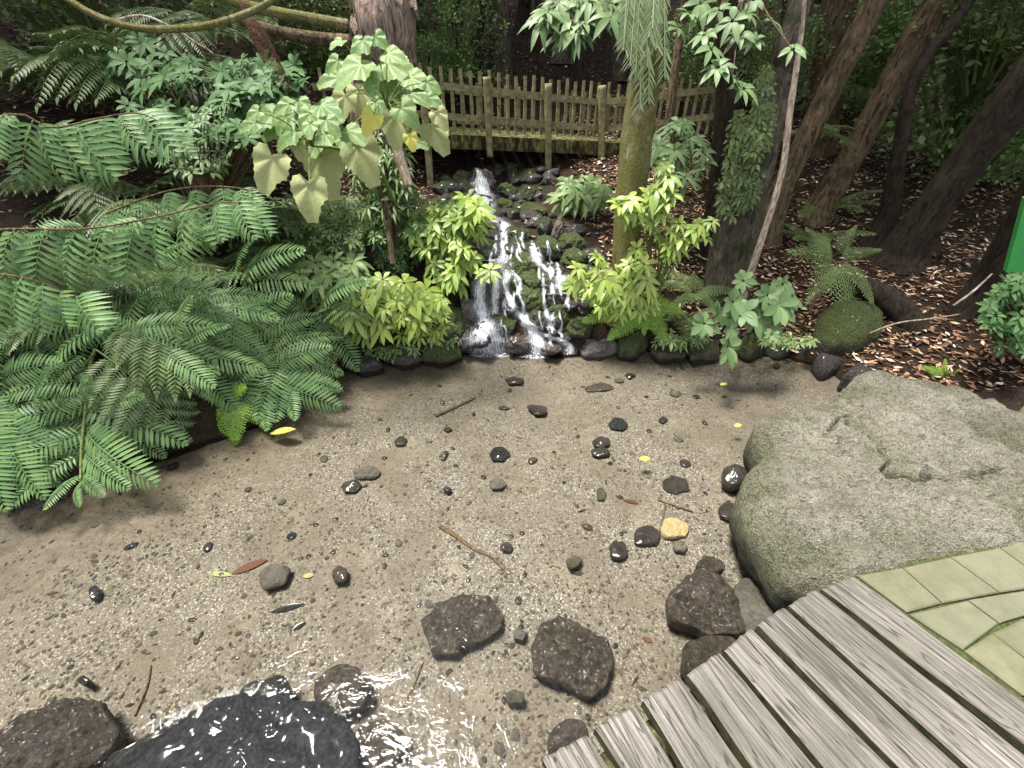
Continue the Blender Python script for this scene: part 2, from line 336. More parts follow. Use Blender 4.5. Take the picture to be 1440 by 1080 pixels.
# cascade rocks: crop coordinates of the photo (600 + x/3.6, 220 + y/3.6), half sizes in the same, material, label
CR = [
 (185,130,46,44,'rock_moss','dark green rock in the shade under the bridge, left of the highest fall'),
 (150,245,50,42,'rock_halfmoss','dark rock in shade beside the left foot of the highest fall'),
 (400,175,38,34,'rock_moss','small green rock in the shade right of the highest fall'),
 (395,268,48,40,'rock_moss','green mossy rock beside the right foot of the highest fall'),
 (290,150,60,75,'rock_wet','wet dark rock that the highest fall pours over'),
 (480,255,34,28,'rock_halfmoss','dark stone on the bank between the highest fall and the long bridge post'),
 (520,195,42,34,'rock_halfmoss','dim dark rock under the bridge left of the long post'),
 (570,285,42,26,'rock_moss','dim mossy rock just left of the foot of the long bridge post'),
 (325,350,46,30,'rock_wet','flat wet black rock under the pool of the highest fall'),
 (545,340,66,36,'rock_wet','flat wet slab lying in front of the foot of the long bridge post'),
 (345,405,38,30,'rock_wet','wet rock left of the narrow upper chute'),
 (455,405,64,36,'rock_halfmoss','rounded dark rock right of the narrow upper chute'),
 (600,372,34,52,'rock_halfmoss','upright dark rock under the long bridge post'),
 (662,385,24,48,'rock_tan','pinkish upright stone near the foot of the long bridge post'),
 (740,372,64,30,'rock_wet','flat dark rock at the edge of the leaf litter right of the cascade'),
 (315,475,66,44,'rock_halfmoss','wide dark rock at the left bank of the cascade below the upper chute'),
 (470,470,64,36,'rock_halfmoss','flat green rock between the upper chute and the right hand trickle'),
 (612,470,54,52,'rock_moss','mossy rock below the long bridge post, right of the trickle'),
 (730,445,60,44,'rock_moss','round mossy rock, upper one of two at the right rim of the cascade'),
 (750,522,60,42,'rock_moss','round mossy rock, lower one of two at the right rim of the cascade'),
 (838,510,50,38,'rock_wet','dark rock between the mossy rim rocks and the mossy tree'),
 (505,552,80,48,'rock_moss','topmost of the three green cushions in the middle of the cascade'),
 (530,628,66,48,'rock_moss','middle one of the three green cushions in the middle of the cascade'),
 (520,716,80,54,'rock_moss','lowest and largest of the three green cushions in the middle of the cascade'),
 (605,640,50,38,'rock_halfmoss','dark rock right of the middle green cushion'),
 (635,582,54,28,'rock_wet','flat wet rock under the right hand trickle'),
 (340,690,58,92,'rock_brown','tall brown rock with water streaming down both sides'),
 (415,640,34,58,'rock_moss','narrow mossy rock beside the tall brown rock'),
 (650,705,62,42,'rock_wet','wet dark rock below the small right hand fall'),
 (718,752,46,24,'rock_wet','low black rock at the right of the small right hand fall'),
 (665,797,56,48,'rock_moss','bright mossy dome near the lower right of the cascade'),
 (560,822,54,48,'rock_halfmoss','dark rock with thin moss left of the bright mossy dome'),
 (395,846,66,46,'rock_moss','mossy brown rock dividing the two lower falls'),
 (455,938,66,44,'rock_brown','wet brown rock at the water line between the lower falls'),
 (772,866,62,50,'rock_moss','square mossy block at the right foot of the cascade'),
 (622,966,54,32,'rock_brown','low wet brown rock at the water line right of the lower falls'),
 (622,892,44,30,'rock_wet','wet stone between the right chute and the square mossy block'),
 (295,905,82,66,'rock_wet','broad wet rock under the fan of white water at the bottom'),
 (705,915,30,18,'rock_wet','small wet stone in front of the square mossy block'),
 (845,955,64,28,'rock_grey','pale grey flat stone at the water line beside the square mossy block'),
 (128,840,96,68,'rock_moss','large mossy rock at the left foot of the cascade'),
 (40,790,86,80,'rock_moss','mossy rock under the yellow green leaves left of the cascade'),
 (198,935,54,48,'rock_wet','dark wet rock left of the fan of white water'),
 (212,768,44,50,'rock_grey','grey rock beside the left lower fall'),
 (50,935,76,46,'rock_halfmoss','dark bank rock at the water line left of the cascade'),
 (250,330,44,40,'rock_halfmoss','shaded rock left of the flat wet black rock'),
 (690,640,60,40,'rock_wet','black ledge that the small right hand fall drops from'),
 (420,770,40,40,'rock_wet','wet rock hidden under the centre of the main fall'),
 (250,640,60,90,'rock_wet','wet rock behind the left main fall'),
 (800,620,60,60,'rock_halfmoss','dark rock behind the lime green shrub at the right of the cascade'),
 (800,760,40,40,'rock_halfmoss','dark rock between the mossy dome and the lime green shrub'),
]
rnd = random.Random(3)
for i, (x, y, rx, ry, mat, lab) in enumerate(CR):
    px, py = 600 + x / 3.6, 220 + y / 3.6
    base = hit(px, py + ry / 3.6 * .5); s = mpp(base); a = rx / 3.6 * s * 1.12; b = ry / 3.6 * s * 1.18
    c = at(px, py, base.y + b * .3)
    o = rock_inst('cascade_rock', mat, 'angular' if mat in ('rock_wet', 'rock_grey', 'rock_brown') else 'round', i % 5, c, (a, (a + b) * .5 + .03, b), (rnd.uniform(-.15, .15), rnd.uniform(-.15, .15), rnd.uniform(-.4, .4)))
    tag(o, lab, 'rock', 'rocks of the cascade'); collect(o)
# ground triangles too
for p in [ground]:
    me = p.data; n0 = len(SURF_V); SURF_V.extend([v.co.copy() for v in me.vertices])
    for q in me.polygons:
        cc = me.vertices[q.vertices[0]].co
        if -2 < cc.x < 2 and 2.4 < cc.y < 8: SURF_F.append(tuple(i + n0 for i in q.vertices))
BV = BVHTree.FromPolygons(SURF_V, SURF_F)
# small filler stones in the cascade
fill = []
for k in range(250):
    x = rnd.uniform(200, 830); y = rnd.uniform(300, 990)
    if k >= 190: x = rnd.uniform(60, 640); y = rnd.uniform(70, 330); px, py = 600 + x / 3.6, 220 + y / 3.6
    b = hit(px, py); s = rnd.uniform(.035, .10) * (1.5 if k >= 190 else 1)
    o = rock_inst('small_rock', rnd.choice(['rock_wet', 'rock_halfmoss']), 'angular', rnd.randrange(5), b + Vector((0, 0, .02)), (s, s, s * .7), (rnd.uniform(-.5, .5), 0, rnd.uniform(0, 6)))
    tag(o, 'small dark stone wedged between the larger rocks of the cascade', 'rock', 'small stones filling the cascade'); collect(o)
BV = BVHTree.FromPolygons(SURF_V, SURF_F)
# ------------------------------------------------------------------ water
n = NT('falling_water'); uv = n.n('UVMap'); mp = n.n('Mapping'); n.set(mp.inputs[0], uv.outputs[0]); mp.inputs['Scale'].default_value = (1, 1, 1)
a = n.noise(n.math('ADD', 0, 0), 1) if False else None
mp.inputs['Scale'].default_value = (15, 3.2, 1)
st = n.noise(mp.outputs[0], 1.7, 7, .72, .5)
ua = n.n('UVMap'); sx = n.n('SeparateXYZ'); n.set(sx.inputs[0], ua.outputs[0])
at_ = n.n('Attribute'); at_.attribute_name = 'edge'
dens = n.math('ADD', st, n.math('MULTIPLY', at_.outputs['Fac'], .26))
al = n.ramp(dens, [(.50, 0.03), (.63, .45), (.80, .95)])
wn = n.world(); nor = n.bump(n.math('ADD', st, n.noise(wn, 60, 5)), .8, .02)
p = n.pbr((.88, .91, .96), .25, .6, nor)
tr = n.n('BsdfTransparent'); mx = n.n('MixShader'); n.set(mx.inputs[0], al); n.t.links.new(tr.outputs[0], mx.inputs[1]); n.t.links.new(p, mx.inputs[2])
gl = n.n('BsdfGlossy'); gl.inputs['Roughness'].default_value = .12; n.set(gl.inputs['Normal'], nor); gl.inputs[0].default_value = (.9, .95, 1, 1)
m2 = n.n('MixShader'); m2.inputs[0].default_value = .05; n.t.links.new(mx.outputs[0], m2.inputs[1]); n.t.links.new(gl.outputs[0], m2.inputs[2])
M['fall'] = n.end(m2.outputs[0])
# pool water
n = NT('clear_water'); w = n.world()
fo = n.n('Attribute'); fo.attribute_name = 'riffle'
h = n.math('ADD', n.math('MULTIPLY', n.noise(w, 9, 4, .55, .8), .9), n.math('MULTIPLY', n.noise(n.world((1, 1.6, 1)), 26, 3, .5, .5), .16))
h = n.math('ADD', h, n.math('MULTIPLY', n.math('MULTIPLY', n.noise(w, 30, 5, .6, 1.0), fo.outputs['Fac']), 1.5))
nor = n.bump(h, .27, .03)
fr = n.n('Fresnel'); fr.inputs[0].default_value = 1.33; n.set(fr.inputs['Normal'], nor)
g = n.n('BsdfGlossy'); g.inputs['Roughness'].default_value = .03; n.set(g.inputs['Normal'], nor)
t = n.n('BsdfTransparent'); t.inputs[0].default_value = (.93, .93, .88, 1)
mx = n.n('MixShader'); n.set(mx.inputs[0], fr.outputs[0]); n.t.links.new(t.outputs[0], mx.inputs[1]); n.t.links.new(g.outputs[0], mx.inputs[2])
foam_glint = n.math('MULTIPLY', n.ramp(fo.outputs['Fac'], [(.62, 0.0), (.95, 1.0)]), n.ramp(n.noise(n.world((1.3, 1, 1)), 38, 6, .7, 1.2), [(.49, 0.0), (.56, 1.0)]))  # foam at the fall foot; near the black rock, water glints painted white
fb = n.n('BsdfDiffuse'); fb.inputs[0].default_value = (.82, .86, .93, 1)
m3 = n.n('MixShader'); n.set(m3.inputs[0], foam_glint); n.t.links.new(mx.outputs[0], m3.inputs[1]); n.t.links.new(fb.outputs[0], m3.inputs[2])
M['water'] = n.end(m3.outputs[0])
RIF = [(200 + 14 * k, 1020 - 5.2 * k, 18, 12, .78) for k in range(11)] + [(380, 965, 40, 9, .5), (620, 1030, 12, 24, .5), (655, 1060, 12, 18, .5), (975, 800, 40, 25, .35), (930, 850, 26, 16, .5), (545, 945, 14, 9, .8), (1055, 890, 24, 12, .5),
       (690, 499, 52, 6, 1.0), (752, 501, 36, 6, .95), (800, 497, 24, 5, .7), (815, 985, 10, 24, .6), (470, 1000, 14, 20, .5), (700, 515, 90, 12, .30)]
def water_z(X, Y):
    z = np.zeros_like(X); return z
wx = np.linspace(-4.6, 3.0, 300); wy = np.linspace(-2, 3.3, 220)
wme = grid_mesh('water', wx, wy, water_z)
X, Y = np.meshgrid(wx, wy); rif = np.zeros_like(X)
for (x, y, rx, ry, s) in RIF:
    c = atz(x, y, 0); a = atz(x + rx, y, 0); b = atz(x, y - ry, 0); rx_ = abs(a.x - c.x); ry_ = abs(b.y - c.y)
    slope = (c.x / max(c.y, .2)) * 0
    rif = np.maximum(rif, s * np.exp(-((X - c.x) / rx_) ** 2 - ((Y - c.y) / ry_) ** 2))
at1 = wme.attributes.new('riffle', 'FLOAT', 'POINT'); at1.data.foreach_set('value', rif.ravel().astype(np.float32))
nz = np.array([noise.noise(Vector((x * 22, y * 22, 1))) for x, y in zip(X.ravel(), Y.ravel())]).reshape(X.shape)
zz = (nz * rif * .022).ravel()
for v, z in zip(wme.vertices, zz): v.co.z = float(z)
water = mesh_obj('water', wme, M['water']); tag(water, kind='structure')
# falling water ribbons, draped over the rocks
def ribbon(parent, pts, seed, off=.022, nu=12, nv=None, wide=1.0, name='water_strand'):
    P = [Vector((600 + x / 3.6, 220 + y / 3.6, w / 3.6 / 2 * wide)) for x, y, w in pts]
    L = sum((P[i + 1].to_2d() - P[i].to_2d()).length for i in range(len(P) - 1)); nv = nv or max(8, int(L / 2.2))
    Q, _ = smooth_path(P, [0] * len(P), nv)
    dep = np.zeros((nv + 1, nu + 1)); rays = []
    for i, q in enumerate(Q):
        row = []
        for j in range(nu + 1):
            s = j / nu * 2 - 1; r = ray(q.x + s * q.z, q.y + (abs(s) * 1.2)); row.append(r)
            hh = BV.ray_cast(CAM, r.normalized(), 20)
            k = (hh[0] - CAM).length / r.length if hh[0] is not None else 5.0
            dep[i, j] = k
        rays.append(row)
    for _ in range(3):      # relax so that water bridges the gaps between rocks
        d2 = dep.copy(); d2[1:-1] = (dep[:-2] + dep[1:-1] * 2 + dep[2:]) / 4; dep = np.minimum(d2, dep + .02)
        d2 = dep.copy(); d2[:, 1:-1] = (dep[:, :-2] + dep[:, 1:-1] * 2 + dep[:, 2:]) / 4; dep = np.minimum(d2, dep + .02)
    mb = MB(); vs = []; ed = []; uvs = []
    for i in range(nv + 1):
        for j in range(nu + 1):
            s = j / nu * 2 - 1; p = CAM + rays[i][j] * dep[i, j]
            p += Vector((0, -1, .55)).normalized() * (off * (1 - s * s * .8) + .010 * noise.noise(Vector((j * .9 + seed * 7, i * .28, seed))))
            p.z = max(p.z, .004); vs.append(p)
            en = math.sin(math.pi * min(1, max(0, i / nv * .94 + .03))) ** .25
            ed.append((1 - abs(s) ** 1.5 * 1.7) * en + (en - 1)); uvs.append((s * Q[i].z / 40 + seed * 3.1, i / nv * L / 40 + seed))
    fs = [(i * (nu + 1) + j, i * (nu + 1) + j + 1, (i + 1) * (nu + 1) + j + 1, (i + 1) * (nu + 1) + j) for i in range(nv) for j in range(nu)]
    mb.add(vs, fs); o = mb.build(name, M['fall'], parent); me = o.data
    a = me.attributes.new('edge', 'FLOAT', 'POINT'); a.data.foreach_set('value', [float(x) for x in ed])
    ul = me.uv_layers.new(name='UVMap')
    for lp in me.loops: ul.data[lp.index].uv = uvs[lp.vertex_index]
    return o
wf = empty('waterfall', hit(700, 497)); tag(wf, 'white cascade tumbling down over mossy rocks from under the wooden bridge into the pool', 'waterfall')
ST = [
 [(230,45,14),(255,75,40),(275,130,80),(288,200,120),(292,262,120),(320,300,110)],
 [(300,270,90),(345,320,110),(390,345,75),(386,400,30),(385,455,40),(392,505,72),(362,552,120)],
 [(368,545,90),(330,575,80),(285,620,66),(268,700,66),(280,790,84),(302,830,110)],
 [(305,820,100),(300,870,150),(305,935,195),(310,1000,215)],
 [(385,555,80),(402,600,60),(400,660,36),(422,725,46),(445,780,58)],
 [(440,775,60),(492,822,60),(542,880,74),(560,940,94),(560,1012,84)],
 [(425,575,26),(462,615,30),(470,660,30),(458,705,26)],
 [(330,580,40),(350,640,40),(345,720,36),(350,800,50)],
 [(530,425,26),(545,470,60),(560,520,66),(590,560,40),(640,600,50)],
 [(588,590,20),(593,700,16),(602,775,24),(625,850,34),(640,880,30)],
 [(682,600,84),(684,640,80),(682,672,90)],
 [(600,700,30),(680,690,80),(740,700,40)],
 [(565,885,30),(635,915,74),(690,935,60),(722,965,50),(722,1003,64)],
 [(245,520,40),(300,530,80),(360,520,90)],
 [(152,905,12),(140,950,22),(130,992,40)],
]
for k, s in enumerate(ST): ribbon(wf, s, k + 1, wide=1.4)
rnd = random.Random(77)
for k in range(58):
    x = rnd.uniform(255, 720); y = rnd.uniform(360, 900); x0 = x; w_ = rnd.uniform(8, 26); pts = []
    if x < 300 and y < 520 or (x > 520 and y < 420): continue
    for q in range(4):
        pts.append((x, y, w_ * rnd.uniform(.7, 1.4))); x += rnd.uniform(-8, 14); y += rnd.uniform(18, 40)
    if y < 1005: ribbon(wf, pts, 30 + k, off=.012, nu=6, wide=1.2)
# ------------------------------------------------------------------ outlined rocks of the pool and the banks
def seg_d(p, a, b):
    e = b - a; t = max(0, min(1, (p - a).dot(e) / max(1e-9, e.dot(e)))); return (p - a - e * t).length
def outline_rock(name, poly, zc, z0, z1, mat, seed, nz=.03, edge=.35, seg=96, rings=26, tilt=(0, 0), freq=1.0, power=2.6, creases=(), facet=True):
    """poly: photo pixels of the outline on the plane z=zc; z0 bottom, z1 top"""
    W = [atz(x, y, zc) for x, y in poly]; c = sum((p for p in W), Vector()) / len(W); n_ = len(W)
    Rr = []
    for k in range(seg):
        th = 2 * math.pi * k / seg; d = Vector((math.cos(th), math.sin(th))); best = 0
        for i in range(n_):
            a = (W[i] - c).to_2d(); b = (W[(i + 1) % n_] - c).to_2d(); e = b - a; den = d.x * e.y - d.y * e.x
            if abs(den) < 1e-9: continue
            t = (a.x * e.y - a.y * e.x) / den; u = (a.x * d.y - a.y * d.x) / den
            if t > 0 and -1e-6 <= u <= 1 + 1e-6: best = max(best, t)
        Rr.append(best)
    for _ in range(2): Rr = [(Rr[k - 1] + 2 * Rr[k] + Rr[(k + 1) % seg]) / 4 for k in range(seg)]
    if facet: Rr = [q * (1 + .13 * noise.noise(Vector((math.cos(6.283 * k / seg) * 1.6, math.sin(6.283 * k / seg) * 1.6, seed))) + .05 * noise.noise(Vector((math.cos(6.283 * k / seg) * 5, math.sin(6.283 * k / seg) * 5, seed)))) for k, q in enumerate(Rr)]
    sz = max(Rr); vs = []; fs = []; ckv = []; rf = random.Random(int(seed * 10) + 1); PLN = [(rf.uniform(0, 6.3), rf.uniform(.15, .5), rf.uniform(.45, .95)) for _ in range(7)] if facet else []
    for i in range(rings + 1):
        h_ = rings * 2 // 3
        if i <= h_: s = (i / h_) ** .62 if h_ < 12 else 1 - (1 - i / h_) ** 1.5; cz2 = max(0.0, 1 - s ** power) ** (1 / power * 1.2)
        else: w_ = (i - h_) / (rings - h_); s = 1 - w_ ** 3; cz2 = -math.sin(w_ * math.pi / 2)
        s = max(s, .001)
        for k in range(seg):
            th = 2 * math.pi * k / seg; r = Rr[k] * s; p = Vector((math.cos(th) * r, math.sin(th) * r, 0))
            zt = zc + (z1 - zc) * cz2 if cz2 > 0 else zc + (zc - z0) * cz2
            q = Vector((c.x + p.x, c.y + p.y, zt + (tilt[0] * p.x + tilt[1] * p.y if cz2 > 0 else 0)))
            if cz2 > 0:
                for pa, psl, ph_ in PLN: q.z = min(q.z, zc + (z1 - zc) * (ph_ * 1.15 - 2.2 * psl * (p.x * math.cos(pa) + p.y * math.sin(pa)) / sz) + .25 * max(0, q.z - zc))
            f = freq * 2.2 / max(.25, sz)
            dn = nz * (noise.noise(q * f + Vector((seed, 0, 0))) + .5 * noise.noise(q * f * 2.3 + Vector((0, seed, 0))) + .3 * noise.noise(q * f * 5) + .16 * noise.noise(q * f * 11))
            q.z += dn * (1 if cz2 > 0 else .3)
            ckv.append(0.0)
            if cz2 > 0:
                q.z += nz * .5 * (abs(noise.noise(q * f * 1.7 + Vector((9, seed, 3)))) - .2)
                for (cl, cd, cw) in creases:
                    j2 = q.to_2d() + Vector((noise.noise(q * 9) + .6 * noise.noise(q * 27), noise.noise(q * 9 + Vector((5, 5, 5))) + .6 * noise.noise(q * 27 + Vector((5, 5, 5))))) * .035
                    dd = min(seg_d(j2, cl[m_], cl[m_ + 1]) for m_ in range(len(cl) - 1)); q.z -= cd * math.exp(-(dd / cw) ** 2)
                    if cd > .04: ckv[-1] = max(ckv[-1], math.exp(-(dd / .014) ** 2))
            if not facet: q.z += .012 * noise.noise(q * 12) - .022 * max(0, noise.noise(q * 17 + Vector((3, 3, 3))) - .18) + .010 * noise.noise(q * 31) + .006 * noise.noise(q * 60)
            dirh = Vector((math.cos(th), math.sin(th), 0)); q += dirh * dn * s * .35; vs.append(q)
    for i in range(rings):
        for k in range(seg):
            k2 = (k + 1) % seg; fs.append((i * seg + k, (i + 1) * seg + k, (i + 1) * seg + k2, i * seg + k2))
    mb = MB(); mb.add(vs, fs); o = mb.build(name, M[mat])
    if creases: o.data.attributes.new('crack', 'FLOAT', 'POINT').data.foreach_set('value', np.array(ckv, dtype=np.float32))
    return o
n = NT('boulder_stone'); w = n.world()
c = n.ramp(n.noise(w, 9, 9, .7), [(.3, (.27, .235, .175)), (.5, (.50, .455, .36)), (.7, (.66, .61, .50))])
gz0 = n.n('NewGeometry'); sz0 = n.n('SeparateXYZ'); n.t.links.new(gz0.outputs['Position'], sz0.inputs[0])
mf = n.ramp(n.math('ADD', n.noise(w, 4.5, 8, .75), n.math('MULTIPLY', n.math('SUBTRACT', .31, sz0.outputs[2]), 1.5)), [(.46, 0.0), (.62, .85)])
c = n.mix(mf, c, n.ramp(n.noise(w, 70, 5, .7), [(.35, (.07, .085, .025)), (.65, (.27, .28, .14))]))
c = n.mix(n.ramp(n.noise(w, 28, 9, .9), [(.40, .9), (.5, 0.0)]), c, (.10, .085, .06)); c = n.mix(n.ramp(n.noise(w, 70, 8, .9), [(.40, .85), (.49, 0.0)]), c, (.04, .035, .022))
c = n.mix(n.ramp(n.noise(w, 160, 3, .8), [(.52, 0.0), (.64, .6)]), c, (.66, .62, .53))
ao = n.math('ADD', n.noise(w, 22, 9, .8), n.math('MULTIPLY', n.vor(w, 110), .25))
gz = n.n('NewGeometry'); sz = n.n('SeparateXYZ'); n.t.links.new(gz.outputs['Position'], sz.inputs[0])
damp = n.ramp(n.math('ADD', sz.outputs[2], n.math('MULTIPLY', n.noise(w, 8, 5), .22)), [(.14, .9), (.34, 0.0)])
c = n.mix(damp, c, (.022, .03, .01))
ck = n.n('Attribute'); ck.attribute_name = 'crack'; c = n.mix(n.ramp(n.math('ADD', ck.outputs['Fac'], n.math('MULTIPLY', n.noise(w, 40, 4), .4)), [(.62, 0.0), (1.0, .6)]), c, (.05, .042, .03))
M['boulder'] = n.end(n.pbr(c, .8, .35, n.bump(ao, 1, .09)))
# (outline, plane z, bottom, top)
CRS = [([atz(x, y, .4).to_2d() for x, y in pl], d_, w_) for pl, d_, w_ in (([(1195,575),(1225,600),(1262,632),(1245,650),(1300,660),(1380,650),(1440,640)], .05, .012), ([(1110,605),(1150,640),(1200,665),(1240,660)], .025, .02), ([(1040,665),(1075,662),(1110,672),(1160,700)], .035, .03), ([(1330,590),(1362,603)], .06, .016), ([(1200,560),(1180,590),(1195,620)], .045, .014), ([(1130,760),(1200,740),(1290,735)], .035, .04))]
b = outline_rock('boulder', [(1192,540),(1235,545),(1300,552),(1380,585),(1460,615),(1620,680),(1700,790),(1560,792),(1440,812),(1320,836),(1200,856),(1150,858),(1100,838),(1075,800),(1045,762),(1032,715),(1045,680),(1068,655),(1052,620),(1080,600),(1120,598),(1170,575)], .12, -.2, .34, 'boulder', 3, .05, seg=340, rings=140, freq=2.4, power=3.6, creases=CRS, facet=False)
tag(b, 'big pale lichen covered boulder between the pool and the paving', 'boulder')
